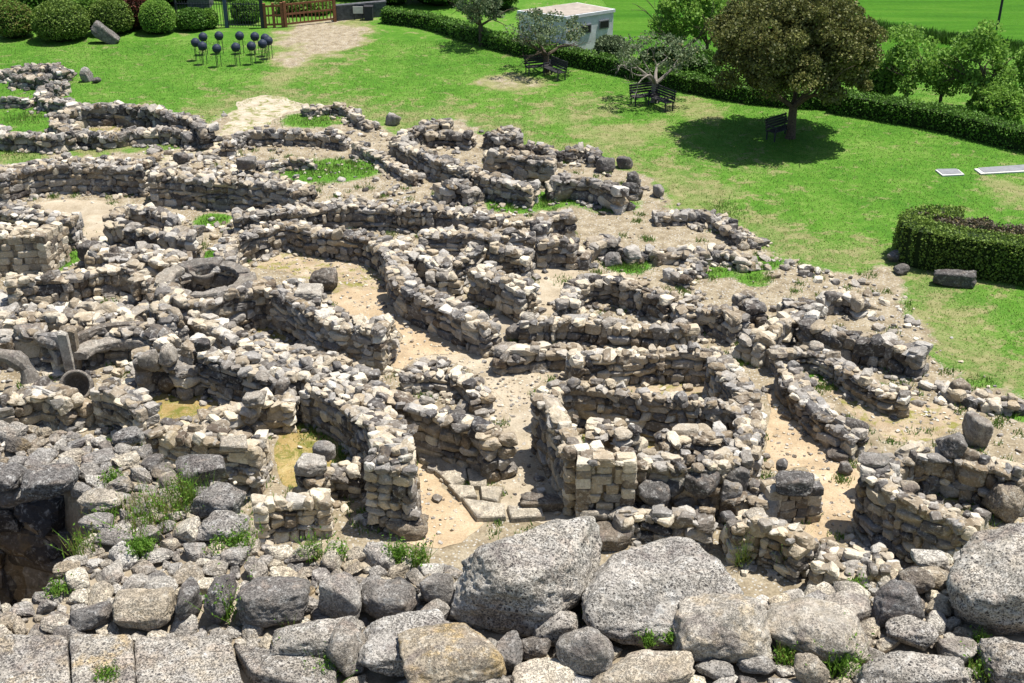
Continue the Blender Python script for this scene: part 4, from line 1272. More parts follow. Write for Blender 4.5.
def hollow(label, name, crop, x, y, z, R, depth, tilt, col, yaw=0.0, sx=1.0, cut=None):
    """thick walled bowl"""
    n, k = 28, 8
    prof = [(0.02, 0), (.55, 0.02), (.85, .3), (1.0, 1.0), (.9, 1.04), (.8, 1.0), (.66, .45), (.35, .22), (.02, .2)]
    V = []
    for r_, zz in prof:
        for j in range(n):
            a = 2 * math.pi * j / n
            V.append((R * r_ * math.cos(a) * sx, R * r_ * math.sin(a), depth * zz))
    V = np.array(V)
    if cut:
        V[:, 2] = np.where(V[:, 2] > depth * .5, V[:, 2] * (1 - cut * (V[:, 0] > 0.2 * R) * 0.5), V[:, 2])
    V += 0.03 * R * fbm(V * 3 / R + 5, 3)[:, None]
    ct, st_ = math.cos(tilt), math.sin(tilt)
    V = V @ np.array(((1, 0, 0), (0, ct, -st_), (0, st_, ct))).T
    cy_, sy_ = math.cos(yaw), math.sin(yaw)
    V = V @ np.array(((cy_, -sy_, 0), (sy_, cy_, 0), (0, 0, 1))).T
    Q = [(i * n + j, i * n + (j + 1) % n, (i + 1) * n + (j + 1) % n, (i + 1) * n + j) for i in range(len(prof) - 1) for j in range(n)]
    P = cat(crop, x, y, z)
    o = link(name, new_mesh(name, V, np.array(Q), None, True, M['boulder']), None, P)
    o.color = (*col, 1)
    return tag(o, label, 'stone basin')


hollow('broken round stone basin lying inside the well curb', 'stone_basin', 'E3', 275, 195, .85, .43, .36, .2, (.62, .3, 0), .3)
hollow('hollow stone basin tipped on its side facing the viewer', 'stone_basin', 'E2', 420, 440, .65, .46, .7, 1.05, (.5, .35, 0), 0.1)

mb_ = MB()
bc = cat('E2', 600, 290, .8)
arc_block(mb_, (0, 0), 1.0, 1.55, math.radians(20), math.radians(170), .55, .82, 26, .08)
o = mb_.build('stone_bench', M['boulder'], None, (0, 0, 0))
o.location = (bc[0], bc[1], 0)
o.color = (.72, .3, 0.0, 1)
tag(o, 'smooth curved stone bench inside a ruined round hut', 'stone bench')
mb_ = MB()
arc_block(mb_, (0, 0), 1.52, 1.78, math.radians(20), math.radians(170), .6, 1.1, 26, .05)
o = mb_.build('stone_ring', M['boulder'], None)
o.location = (bc[0], bc[1], 0)
o.color = (.35, .4, 0.0, 1)
tag(o, 'thin curved back wall of slabs behind the stone bench', 'stone ring')


def pillar(label, x, y0, y1, w, d, col, lean=0.0):
    Pb = cat('E2', x, y1, 0.35)
    s_ = ppm(Pb)
    hh = (y1 - y0) / 5.12 / s_ / math.cos(TH)
    V, Q = rock(8, np.random.default_rng(int(x)), 1.0, 1, 26, .03)
    V = V * (w, d, hh + .4)
    V[:, 0] += V[:, 2] * lean
    o = link('stone_pillar', new_mesh('stone_pillar', V, Q, None, False, M['boulder']), None, (Pb[0], Pb[1], .35 + hh / 2 - .2))
    o.color = (*col, 1)
    return tag(o, label, 'stone pillar')


pillar('white upright stone pillar beside the hollow basin', 358, 160, 340, .3, .28, (.95, .25, 0), -.04)
pillar('brown upright stone pillar touching the white one', 394, 148, 325, .24, .3, (.42, .95, 0), .03)
B('pale flat lintel stone at the foot of the white pillar', 'E2', 205, 282, 338, 320, .35, 'boulder', (.9, .15, 0), n=12, boxy=1.0, tall=.25, name='lintel_stone', cat_='lintel')
# the curved stone at the left edge: half a ring standing on its ends
Pc = cat('E2', 30, 405, .5)
mb_ = MB()
pts, rad = [], []
for k in range(13):
    a = math.pi * (k / 12.0)
    pts.append((Pc[0] - 0.62 * math.cos(a) * 1.15, Pc[1] + 0.12 * math.sin(a), .45 + 0.75 * math.sin(a)))
    rad.append(.24 + .05 * math.sin(k * 1.7))
mb_.tube(pts, rad, 12)
o = mb_.build('arched_stone', M['boulder'], None, Pc)
o.color = (.5, .25, 0, 1)
tag(o, 'arched horseshoe shaped grey stone at the left edge', 'arched stone')

# ------------------------------------------------------------------ rubble terrace in front
TE = [(-90, 424), (0, 424), (60, 427), (113, 440), (150, 450), (188, 466), (226, 486), (246, 508), (252, 540), (300, 545), (345, 551), (400, 553), (450, 562), (470, 590), (590, 590),
      (745, 596), (770, 598), (800, 590), (850, 586), (900, 572), (945, 556), (1024, 545), (1120, 535)]
TP = np.array([at(x, y, ZT)[:2] for x, y in TE] + [(12, 4), (-12, 4)])
PIT = np.array([at(x, y, ZT)[:2] for x, y in [(-60, 474), (20, 472), (52, 480), (76, 500), (79, 530), (64, 562), (45, 585), (0, 600), (-60, 602)]])


def terrace_z(P):
    sd = np.where(in_poly(P, TP), 1, -1) * poly_dist(P, TP)
    sp = np.where(in_poly(P, PIT), 1, -1) * poly_dist(P, PIT)
    no = fbm(np.column_stack([P * 1.3, P[:, :1] * 0]), 4)
    z = ZT - 0.05 + 0.07 * no
    z = z - np.clip(-(sd + 0.06 * no) * 10, 0, ZT + 0.15)
    z = np.where(sp > -0.05, ZT - 0.05 - np.clip((sp + 0.05) * 14, 0, 3.6), z)
    return z


tx, ty = np.arange(-11, 11.01, 0.07), np.arange(4, 15.6, 0.07)
X, Y = np.meshgrid(tx, ty, indexing='ij')
GP = np.column_stack([X.ravel(), Y.ravel()])
tz = terrace_z(GP)
nx, ny = len(tx), len(ty)
idx = np.arange(nx * ny).reshape(nx, ny)
GQ = np.stack([idx[:-1, :-1], idx[1:, :-1], idx[1:, 1:], idx[:-1, 1:]], -1).reshape(-1, 4)
terr = link('terrace', new_mesh('terrace', np.column_stack([GP, tz]), GQ, None, True, M['terrace']))
tag(terr, kind='structure')

# big blocks lining the shaft
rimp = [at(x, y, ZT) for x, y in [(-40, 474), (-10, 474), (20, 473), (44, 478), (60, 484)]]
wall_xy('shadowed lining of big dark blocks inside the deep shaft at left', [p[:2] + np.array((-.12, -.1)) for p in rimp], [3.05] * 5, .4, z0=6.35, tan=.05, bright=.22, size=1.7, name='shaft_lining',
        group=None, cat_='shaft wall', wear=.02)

# rubble on the terrace: dart throwing, large stones first
cand = []
foot = np.array(FOOT)
placed = np.zeros((0, 3))
radii = np.concatenate([np.sort(rng.uniform(.11, .17, 330))[::-1], np.sort(rng.uniform(.05, .11, 5200))[::-1], np.sort(rng.uniform(.02, .05, 9000))[::-1]])
lo, hi = np.array((-7.5, 8.2)), np.array((7.5, 15.0))
PX = rng.uniform(lo, hi, (len(radii) * 7, 2))
ok = in_poly(PX, TP) & (poly_dist(PX, TP) > 0.03) & ~(in_poly(PX, PIT) | (poly_dist(PX, PIT) < 0.1))
PX = PX[ok]
pi_ = 0
cell = {}
acc = []


def near_ok(x, y, r):
    ci, cj = int(x / .6) + 100, int(y / .6) + 100
    for a in range(ci - 1, ci + 2):
        for b in range(cj - 1, cj + 2):
            for (u, w, q) in cell.get((a, b), ()):
                if (u - x) ** 2 + (w - y) ** 2 < (0.86 * (q + r)) ** 2:
                    return False
    return True


for r_ in radii:
    for _ in range(5):
        if pi_ >= len(PX):
            break
        x, y = PX[pi_]
        pi_ += 1
        if len(foot) and (((foot[:, 0] - x) ** 2 + (foot[:, 1] - y) ** 2) < (foot[:, 2] * 0.9) ** 2).any():
            continue
        if not near_ok(x, y, r_):
            continue
        cell.setdefault((int(x / .6) + 100, int(y / .6) + 100), []).append((x, y, r_))
        acc.append((x, y, r_))
        break
acc = np.array(acc)
acc_z = terrace_z(acc[:, :2])
BIGP = []
for k in range(16):
    V, Q = rock(9, prng, prng.uniform(.0, .6), prng.integers(7, 13), 17, .12)
    me = new_mesh('rubble_stone', V, Q, None, False, M['boulder'])
    BIGP.append(me)
rub = Stones(PROTO)
n_ind = 0
order = np.argsort(-acc[:, 2])
for k in order:
    x, y, r_ = acc[k]
    z = acc_z[k]
    d = np.array((x, y, z)) - np.array((0, 0, H))
    f = d @ FW
    u, v = F * d[0] / f + 512, 341.5 - F * (d @ UPV) / f
    vis = -10 < u < 1034 and v < 690
    hgt = r_ * rng.uniform(.75, 1.5)
    sc = (r_ * 2.1 * rng.uniform(.9, 1.25), r_ * 2.0 * rng.uniform(.75, 1.05), hgt)
    col = stone_col(.33, .72, .22)
    if vis and n_ind < 290 and r_ > .05:
        o = bpy.data.objects.new('rubble_stone', BIGP[int(rng.integers(16))])
        COL.objects.link(o)
        o.location = (x, y, z + hgt * .28)
        o.scale = sc
        o.rotation_euler = (rng.normal(0, .25), rng.normal(0, .25), rng.uniform(0, 6.28))
        o.color = (*col, 1)
        tag(o, 'loose fist to head sized rubble stone lying among many on the foreground terrace', 'rubble stone', 'loose rubble stones on the foreground terrace')
        n_ind += 1
    else:
        rub.add((x, y, z + hgt * .25), sc, rng.uniform(0, 6.3), (rng.normal(0, .25), rng.normal(0, .25)), col)
tag(rub.build('rubble', M['rubble']), kind='stuff', label='small stones filling the gaps of the foreground terrace')

# ------------------------------------------------------------------ loose stones and pebbles in the village (uncounted)
scat = Stones(PEB)


def scatter_px(crop, pts, dens, smin, smax, tan=.4, bright=.5, z=0.0, skip=False):
    poly = wpoly(crop, pts, z)
    lo, hi = poly.min(0), poly.max(0)
    n = int((hi - lo).prod() * dens)
    P = rng.uniform(lo, hi, (n, 2))
    P = P[in_poly(P, poly)]
    if skip:
        for fl in FLOORS:
            P = P[~in_poly(P, fl)]
    for x, y in P:
        s_ = smin + (smax - smin) * rng.random() ** 2.2
        h = s_ * rng.uniform(.4, .8)
        scat.add((x, y, z + h * .25), (s_ * rng.uniform(.9, 1.4), s_, h), rng.uniform(0, 6.3), (rng.normal(0, .2), rng.normal(0, .2)), stone_col(tan, bright))


scatter_px('', [(-30, 170), (220, 140), (400, 130), (660, 190), (830, 270), (900, 290), (1024, 400), (1024, 560), (-30, 560)], 2.2, .04, .16)
scatter_px('A1', [(430, 440), (640, 425), (770, 490), (740, 530), (500, 500)], 14, .12, .42)
scatter_px('E1', [(400, 260), (1020, 240), (1020, 380), (640, 380)], 14, .12, .42)
scatter_px('E2', [(-20, 0), (1020, 0), (1020, 200), (700, 140), (-20, 160)], 16, .12, .45)
scatter_px('E2', [(150, 290), (350, 320), (480, 420), (350, 480), (100, 460)], 12, .12, .4)
scatter_px('E2', [(600, 300), (800, 300), (830, 460), (720, 480), (560, 420)], 16, .12, .4)
scatter_px('E3', [(60, 330), (500, 380), (560, 480), (330, 440), (100, 420)], 14, .1, .4)
scatter_px('C2', [(580, 50), (700, 30), (800, 60), (850, 140), (860, 220), (700, 150), (560, 100)], 18, .12, .42, .5, .5)
scatter_px('B2', [(60, 120), (250, 80), (220, 200), (100, 230)], 14, .12, .4)
scatter_px('B2', [(560, 100), (860, 110), (800, 200), (700, 260), (600, 220)], 12, .1, .4)
scatter_px('C1', [(340, 220), (560, 260), (760, 330), (800, 380), (700, 400), (560, 300), (440, 260)], 18, .1, .35, .5, .5, .6)
scatter_px('C4', [(400, 560), (660, 600), (800, 540), (900, 520), (900, 620), (400, 640)], 16, .1, .4)
scatter_px('B4', [(200, 170), (420, 230), (620, 280), (740, 430), (720, 560), (900, 560), (1020, 620), (760, 640), (560, 400), (440, 300), (240, 240)], 9, .06, .36, .3, .55)
scatter_px('B4', [(240, 170), (470, 250), (460, 270), (280, 225)], 8, .1, .4, .2, .5)
scatter_px('B3', [(330, 360), (700, 250), (1000, 380), (900, 450), (500, 440)], 6, .08, .35)
scatter_px('B4', [(560, 500), (740, 560), (900, 600), (1000, 640), (800, 680), (600, 620)], 7, .08, .35, .4)
scatter_px('A2', [(0, 330), (90, 350), (240, 510), (300, 560), (100, 560), (0, 420)], 4, .06, .3)
scatter_px('E6', [(20, 90), (180, 100), (230, 230), (260, 340), (180, 330), (100, 150)], 3, .06, .25, .1)
scatter_px('', [(-20, 290), (150, 300), (330, 330), (400, 400), (400, 450), (250, 470), (-20, 420)], 11, .1, .38, .4, .52, 0, True)
scatter_px('', [(-20, 200), (100, 215), (240, 220), (250, 300), (150, 310), (-20, 300)], 8, .1, .36, .4, .5, 0, True)
scatter_px('', [(220, 190), (420, 190), (560, 215), (580, 270), (520, 330), (480, 290), (400, 220), (250, 215)], 7, .08, .32, .4, .5, 0, True)
scatter_px('', [(520, 300), (700, 290), (780, 340), (700, 380), (520, 350)], 6, .08, .3, .45, .5, 0, True)
scatter_px('', [(130, 130), (230, 110), (330, 150), (400, 180), (250, 185), (140, 170)], 4, .06, .28, .3, .5, 0, True)
scatter_px('', [(400, 130), (480, 130), (640, 180), (660, 200), (560, 195), (440, 170)], 4, .06, .28, .2, .45, 0, True)
scatter_px('C3', [(430, 190), (520, 200), (540, 290), (400, 290)], 10, .1, .35, .6, .5, 1.2)
for args in (('B2', [(375, 310), (480, 292), (590, 345), (700, 402), (855, 432), (770, 478), (590, 520), (520, 388)]), ('B3', [(0, 490), (380, 500), (495, 508), (400, 560), (385, 680), (250, 680), (220, 530)]),
             ('C3', [(100, 30), (170, 15), (260, 90), (250, 200), (290, 300), (350, 430), (150, 440), (165, 300)]), ('C4', [(278, 100), (350, 195), (470, 310), (560, 420), (520, 510), (430, 580), (385, 340), (285, 350)]),
             ('C2', [(632, 325), (710, 400), (830, 490), (640, 580), (600, 470)]), ('B2', [(165, 225), (340, 165), (520, 205), (540, 300), (320, 262)]), ('C4', [(430, 115), (560, 100), (850, 205), (640, 265), (480, 150)])):
    scatter_px(*args, 40, .015, .1, .6, .55)
for x, y, z, s_, tn, br in DEBRIS:
    if z > 1:
        continue
    h = s_ * rng.uniform(.4, .85)
    scat.add((x, y, z + h * .28), (s_ * rng.uniform(.9, 1.4), s_, h), rng.uniform(0, 6.3), (rng.normal(0, .25), rng.normal(0, .25)), stone_col(tn, br))
tag(scat.build('loose_stones', M['stone']), kind='stuff', label='small loose stones strewn between the village walls')


# ------------------------------------------------------------------ leaves, grass
def leaf_quads(C, D, size, tint, width=.45, up=None):
    """diamond leaves at C pointing along D"""
    n = len(C)
    D = D / (np.linalg.norm(D, axis=1)[:, None] + 1e-9)
    rv = rng.normal(size=(n, 3))
    S = np.cross(D, rv)
    S /= np.linalg.norm(S, axis=1)[:, None] + 1e-9
    size = np.broadcast_to(np.asarray(size, float), (n,))[:, None]
    Nn = np.cross(D, S)
    V = np.stack([C - D * size * .5, C + S * size * width + Nn * size * .08, C + D * size * .5, C - S * size * width + Nn * size * .08], 1).reshape(-1, 3)
    Q = np.arange(n * 4).reshape(n, 4)
    A = np.repeat(np.column_stack([tint, np.ones(n)]), 4, 0)
    return V, Q, A


def blades(P, hgt, wid, tint, lean=.35):
    """single triangle blades"""
    n = len(P)
    a = rng.uniform(0, 6.28, n)
    h = hgt * rng.uniform(.5, 1.2, n)
    la = rng.uniform(0, 6.28, n)
    l = np.abs(rng.normal(0, lean, n)) * h
    w = np.column_stack([np.cos(a), np.sin(a), a * 0]) * (wid * rng.uniform(.6, 1.3, n))[:, None]
    tip = P + np.column_stack([np.cos(la) * l, np.sin(la) * l, h])
    V = np.stack([P - w, P + w, tip], 1).reshape(-1, 3)
    return V, np.arange(n * 3).reshape(n, 3), np.repeat(np.column_stack([tint, np.ones(n)]), 3, 0)


def tints(n, mean=.5, sd=.25, dry=0.0):
    return np.column_stack([np.clip(rng.normal(mean, sd, n), 0, 1), (rng.random(n) < dry) * rng.uniform(.4, .9, n), np.zeros(n)])


# lawn blades
n = 420000
U = rng.uniform(0, 1, n)
GPx = np.column_stack([rng.uniform(-34, 34, n), 24 + 48 * U])
d_ = FW[1] * GPx[:, 1] + FW[2] * (0 - H)
keep = np.abs(F * GPx[:, 0] / d_) < 530
GPx = GPx[keep]
R, G = zone(GPx)
no = fbm(np.column_stack([GPx * .9, GPx[:, :1] * 0]), 4)
keep = rng.random(len(GPx)) < np.clip(1.15 - R * 1.9 - G * .55 + no * .5, 0, 1)
GPx, G, no = GPx[keep], G[keep], no[keep]
t_ = tints(len(GPx), .5, .2)
t_[:, 0] = np.clip(t_[:, 0] + no * .35, 0, 1)
t_[:, 1] = (rng.random(len(GPx)) < G * .8 + .04) * rng.uniform(.3, .9, len(GPx))
V, T_, A = blades(np.column_stack([GPx, np.zeros(len(GPx))]), .06, .014, t_, .8)
lawn = link('grass', new_mesh('grass', V, T_, A, False, M['grass']))
tag(lawn, kind='stuff', label='short green lawn grass')

# tufts between the stones of the village
TU = []
for c, x, y, rx, ry in GRASSY:
    ctr = cat(c, x, y)[:2]
    ex = abs(cat(c, x + rx, y)[0] - ctr[0])
    ey = abs(cat(c, x, y - ry)[1] - ctr[1])
    k = int(ex * ey * 260)
    q = rng.normal(0, .45, (k, 2))
    TU.append(ctr + q * (ex, ey))
for _ in range(1100):
    x, y = rng.uniform(0, 1024), rng.uniform(150, 540)
    p = at(x, y, 0)[:2]
    if in_poly(p[None], DIRT)[0] and not any(in_poly(p[None], fl)[0] for fl in FLOORS):
        TU.append(p + rng.normal(0, .11, (int(rng.integers(15, 60)), 2)))
for c, x, y, rx, ry in [('E4', 880, 470, 110, 60), ('E4', 980, 580, 50, 60), ('E4', 150, 240, 60, 12), ('C4', 440, 110, 90, 16), ('B3', 660, 225, 60, 18), ('E4', 780, 450, 90, 30), ('C2', 520, 480, 30, 20), ('C4', 490, 382, 28, 14)]:
    ctr = cat(c, x, y)[:2]
    ex = abs(cat(c, x + rx, y)[0] - ctr[0])
    ey = abs(cat(c, x, y - ry)[1] - ctr[1])
    TU.append(ctr + rng.normal(0, .5, (int(ex * ey * 900) + 60, 2)) * (ex, ey))
TU = np.concatenate(TU)
V, T_, A = blades(np.column_stack([TU, np.zeros(len(TU))]), .15, .018, tints(len(TU), .6, .25, .12), .5)
tag(link('grass_tufts', new_mesh('grass_tufts', V, T_, A, False, M['grass'])), kind='stuff', label='grass tufts growing between the ruined walls')


def weed(label, px, py, z, hgt, spread, n=220, leafy=0.0, dry=.15, mat='weed', flat=.45, name='weed'):
    p = at(px, py, z)
    q = np.clip(rng.normal(0, spread * .45, (n, 2)), -spread * .9, spread * .9)
    # a few bent multi-leaf stems
    VS, TS, AS, m_ = [], [], [], 0
    P3 = np.column_stack([q, np.zeros(n)])
    V, T_, A = blades(P3, hgt, .007, tints(n, .6, .25, dry), flat)
    if leafy > 0:
        k = int(n * leafy * 4)
        i = rng.integers(0, n, k)
        f = rng.uniform(.15, 1, k)[:, None]
        base, tip = V[i * 3], V[i * 3 + 2]
        C = base * (1 - f) + tip * f + rng.normal(0, .012, (k, 3))
        D = rng.normal(size=(k, 3)) + (0, 0, .4)
        lv, lq, la = leaf_quads(C, D, rng.uniform(.018, .05, k), tints(k, .55, .25, dry * .5), .26)
        me = new_mesh(name, np.concatenate([V, lv]), [T_, lq + len(V)], np.concatenate([A, la]), False, M[mat])
    else:
        me = new_mesh(name, V, T_, A, False, M[mat])
    o = link(name, me, None, p)
    return tag(o, label, 'weed')


weed('broad sprawling weed clump on the left rubble terrace', 152, 520, ZT, .34, .46, 260, .35, .45)
weed('bright low leafy weed at the near side of the broad clump', 141, 552, ZT, .2, .16, 160, 1.0, 0)
weed('yellow green weed behind the broad clump', 186, 502, ZT, .35, .3, 260, .3, .4)
weed('dry weed at the edge of the dark shaft', 84, 548, ZT, .22, .22, 130, .2, .5)
weed('low weed right of the pale flat boulder', 236, 540, ZT, .16, .32, 220, .8, .05)
weed('small bright weed beside the pale flat terrace boulder', 113, 482, ZT, .14, .14, 120, .6, .0)
weed('small weed below the pale flat terrace boulder', 110, 510, ZT, .14, .22, 140, .4, .1)
weed('tall green weed growing between the upright dark boulders', 224, 618, ZT, .42, .12, 110, .9, .05)
weed('green weed at the bottom edge under the tilted slab', 326, 676, ZT, .22, .16, 150, .3, .0)
weed('low yellowish weed on the dressed block row', 108, 676, ZT + .12, .1, .12, 150, .2, .3)
weed('leafy green weed at the terrace edge left of the huge boulder', 398, 559, ZT, .22, .14, 120, 1.0, .0)
weed('small leafy weed farther left at the terrace edge', 337, 557, ZT, .2, .1, 90, .9, .0)
weed('reddish tipped weed by the brown wall foot stone', 418, 564, ZT, .26, .14, 110, .5, .35)
weed('tall thin weed beside the leafy ones at the terrace edge', 311, 557, ZT, .3, .14, 90, .5, .2)
weed('tiny bright weed on the huge pale boulder at right of centre', 648, 645, ZT + .12, .16, .06, 60, .9, .0)
weed('tiny weed at the right side of the huge pale boulder', 670, 641, ZT + .12, .13, .06, 50, .7, .1)
weed('bright green weed tuft at the bottom right of centre', 840, 672, ZT, .34, .16, 200, .5, .0)
weed('small weed left of the bright green tuft', 785, 660, ZT, .2, .12, 100, .4, .3)
weed('small leafy weed on the right rubble slope', 855, 592, ZT - .1, .15, .1, 90, 1.0, .0)
weed('small weed on the rubble above the pale leaning stone', 828, 575, .2, .4, .3, 90, .7, .0)
weed('weed in the gap between the two huge pale boulders', 595, 632, ZT, .2, .06, 60, .4, .2)
weed('low weed at the bottom right corner', 985, 672, ZT, .2, .25, 160, .4, .3)
weed('grass tuft beside the bottom right pale boulder', 980, 643, ZT, .16, .08, 80, .3, .1)
weed('tall weed in front of the small ruined wall hollow', 783, 566, 0, .95, .35, 170, .7, .2)
weed('tall dry weed left of the hollow in the small ruined wall', 742, 566, 0, 1.0, .2, 80, .4, .5)
weed('thin dry grass stalks near the tilted slab', 305, 650, ZT, .34, .3, 60, .1, .7)
weed('small green weed on the left end of the terrace', 60, 592, ZT, .14, .14, 80, .5, .1)


# ------------------------------------------------------------------ shrubs, hedges, trees
def shell_leaves(C0, rad, n, size, mean=.5, dry=0.0, inner=.82, lump=.16, freq=1.3, flatbase=True):
    D = rng.normal(size=(n, 3))
    D /= np.linalg.norm(D, axis=1)[:, None]
    if flatbase:
        D[:, 2] = np.where(D[:, 2] < -.6, -D[:, 2], D[:, 2])
    r_ = rng.uniform(inner, 1.0, n) + lump * fbm(D * freq * 2 + np.asarray(C0), 3)
    C = np.asarray(C0) + D * r_[:, None] * np.asarray(rad)
    nd = D / np.asarray(rad)
    nd /= np.linalg.norm(nd, axis=1)[:, None]
    dirs = nd * .5 + rng.normal(0, .8, (n, 3))
    cl = fbm(C * 2.1, 3)
    t = tints(n, mean, .2, dry)
    t[:, 0] = np.clip(t[:, 0] + cl * .45, 0, 1)
    return leaf_quads(C, dirs, size * rng.uniform(.7, 1.3, n), t)


def bush(label, px, py, w, h, mat='hedge', n=None, dep=None, leaf=.11, mean=.5, dry=0., lump=.14, group=None, name='bush', z0=0., cat_='bush'):
    p = at(px, py, z0)
    rx, ry, rz = w / 2, (dep or w) / 2, h * .56
    c = (0, ry * .9, h - rz)
    n = n or int(1300 * (rx * ry + rx * rz + ry * rz))
    root = empty(name, p, label, cat_, group)
    V, Q, A = shell_leaves(c, (rx, ry, rz), n, leaf, mean, dry, .84, lump)
    link('foliage', new_mesh('foliage', V, Q, A, False, M[mat]), root)
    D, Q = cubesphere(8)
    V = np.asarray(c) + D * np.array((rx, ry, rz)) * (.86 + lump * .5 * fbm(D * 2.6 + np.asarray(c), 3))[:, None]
    link('shaded_core', new_mesh('shaded_core', V, Q, None, True, M['leafcore']), root)  # solid inner mass, shade painted into its dark colour
    return root


def hedge(label, crop, pts, h, w, mat='hedge', leaf=.1, dens=230, mean=.5, name='hedge', dry=0.0):
    P = np.array([cat(crop, x, y, h)[:2] for x, y in pts])
    P, _ = resample(P, np.zeros(len(P)), .2)
    d = np.gradient(P, axis=0)
    d /= np.linalg.norm(d, axis=1)[:, None]
    nn = np.stack([-d[:, 1], d[:, 0]], 1)
    L = np.linalg.norm(np.diff(P, axis=0), axis=1).sum()
    root = empty(name, (*P[len(P) // 2], 0), label, 'hedge')
    o0 = np.array(root.location)
    n = int(L * (2 * h + w) * dens)
    q = rng.uniform(0, len(P) - 1.001, n)
    i = q.astype(int)
    f = (q - i)[:, None]
    c = P[i] * (1 - f) + P[i + 1] * f
    nv = nn[i]
    per = rng.uniform(0, 2 * h + w, n)
    side = np.where(per < h, -1, np.where(per > h + w, 1, 0))
    off = np.where(side == 0, (per - h) - w / 2, side * w / 2)
    zz = np.where(side == -1, per, np.where(side == 1, 2 * h + w - per, h))
    bul = fbm(np.column_stack([c * .9, zz * .9]), 3) * .16 + rng.uniform(-.12, .05, n)
    off = off + np.where(side != 0, side * bul, 0)
    zz = zz + np.where(side == 0, bul, 0)
    C = np.column_stack([c + nv * off[:, None], np.maximum(zz, .02)])
    nd = np.column_stack([nv * side[:, None], (side == 0) * 1.0])
    t = tints(n, mean, .2, dry)
    t[:, 0] = np.clip(t[:, 0] + fbm(C * 1.7, 3) * .4, 0, 1)
    V, Q, A = leaf_quads(C, nd * .5 + rng.normal(0, .8, (n, 3)), leaf * rng.uniform(.7, 1.3, n), t)
    link('foliage', new_mesh('foliage', V - o0, Q, A, False, M[mat]), root)
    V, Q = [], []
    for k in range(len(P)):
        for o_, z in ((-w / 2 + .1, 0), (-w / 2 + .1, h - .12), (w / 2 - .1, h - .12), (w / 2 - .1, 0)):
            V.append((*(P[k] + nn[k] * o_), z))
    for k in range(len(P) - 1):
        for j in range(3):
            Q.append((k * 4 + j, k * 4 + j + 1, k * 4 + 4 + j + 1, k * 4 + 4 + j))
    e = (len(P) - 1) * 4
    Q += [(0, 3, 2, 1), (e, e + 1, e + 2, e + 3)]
    link('shaded_core', new_mesh('shaded_core', np.array(V) - o0, np.array(Q), None, False, M['leafcore']), root)  # solid hedge core, coloured dark as its shaded inside
    return root


def limb(mb_, p, d, L, r0, depth, ends, split=2, bend=.25, spread=.6):
    pts, rad = [np.array(p, float)], [r0]
    d = np.array(d, float)
    d /= np.linalg.norm(d)
    k = 5
    for i in range(k):
        d = d + rng.normal(0, bend, 3) * .45
        d /= np.linalg.norm(d)
        pts.append(pts[-1] + d * L / k)
        rad.append(r0 * (1 - .42 * (i + 1) / k))
    mb_.tube(pts, rad, 7 if r0 > .04 else 5)
    if depth == 0:
        ends.append((pts[-1], d))
        ends.append((pts[-3], d))
        return
    for s_ in range(split + (rng.random() < .4)):
        nd = d + rng.normal(0, spread, 3)
        nd[2] += .15
        limb(mb_, pts[-1] if s_ < 2 else pts[-2], nd, L * rng.uniform(.6, .85), rad[-1] * .78, depth - 1, ends, split, bend, spread)


def tree(label, px, py, h, crown, n_cl, per, leaf, mat, bark='bark', trunk=.16, th=1.0, cl_r=.6, mean=.5, dry=0., name='tree', group=None, z0=0., inner=.55, lean=0.0, cz=None, depth=3, flat=-1.0, off=(0, 0), cat_='tree'):
    p = at(px, py, z0)
    root = empty(name, p, label, cat_, group)
    rx, ry, rz = crown
    c = np.array((off[0], off[1], cz if cz else h - rz))
    mb_ = MB()
    mb_.tube([(0, 0, -.1), (.02, 0, .15), (lean * .5, 0, th * .6), (lean, 0, th)], [trunk * 1.5, trunk * 1.1, trunk, trunk * .95], 10)
    ends = []
    nb = 4 + int(rng.integers(0, 2))
    for k in range(nb):
        a = k * 6.283 / nb + rng.uniform(-.4, .4)
        dd = np.array((math.cos(a) * rx * .8, math.sin(a) * ry * .8, (c[2] - th) * rng.uniform(.6, 1.4)))
        limb(mb_, (lean, 0, th - .05), dd, max((c[2] - th) * .75, rx * .36), trunk * .62, depth - 1, ends)
    mb_.build('trunk', M[bark], root)
    D = rng.normal(size=(n_cl, 3))
    D /= np.linalg.norm(D, axis=1)[:, None]
    if flat > -1:
        D[:, 2] = np.where(D[:, 2] < flat, flat + rng.uniform(0, .5, n_cl), D[:, 2])
    lum = 1 + .26 * fbm(D * 2.0 + px, 3)
    CC = c + D * (rng.uniform(inner, .93, n_cl) * lum)[:, None] * np.array((rx, ry, rz))
    VV, QQ, AA, m_ = [], [], [], 0
    for q in CC:
        k = int(per * rng.uniform(.6, 1.4))
        r_ = cl_r * rng.uniform(.6, 1.3)
        dd = rng.normal(0, 1, (k, 3))
        dd /= np.linalg.norm(dd, axis=1)[:, None]
        C = q + dd * (r_ * rng.uniform(.3, 1, k) ** .6)[:, None] * (1, 1, .75)
        V, Q, A = leaf_quads(C, dd * .6 + rng.normal(0, .7, (k, 3)), leaf * rng.uniform(.6, 1.3, k), tints(k, mean + rng.normal(0, .12), .2, dry))
        VV.append(V); QQ.append(Q + m_); AA.append(A)
        m_ += len(V)
    link('crown', new_mesh('crown', np.concatenate(VV), np.concatenate(QQ), np.concatenate(AA), False, M[mat]), root)
    return root


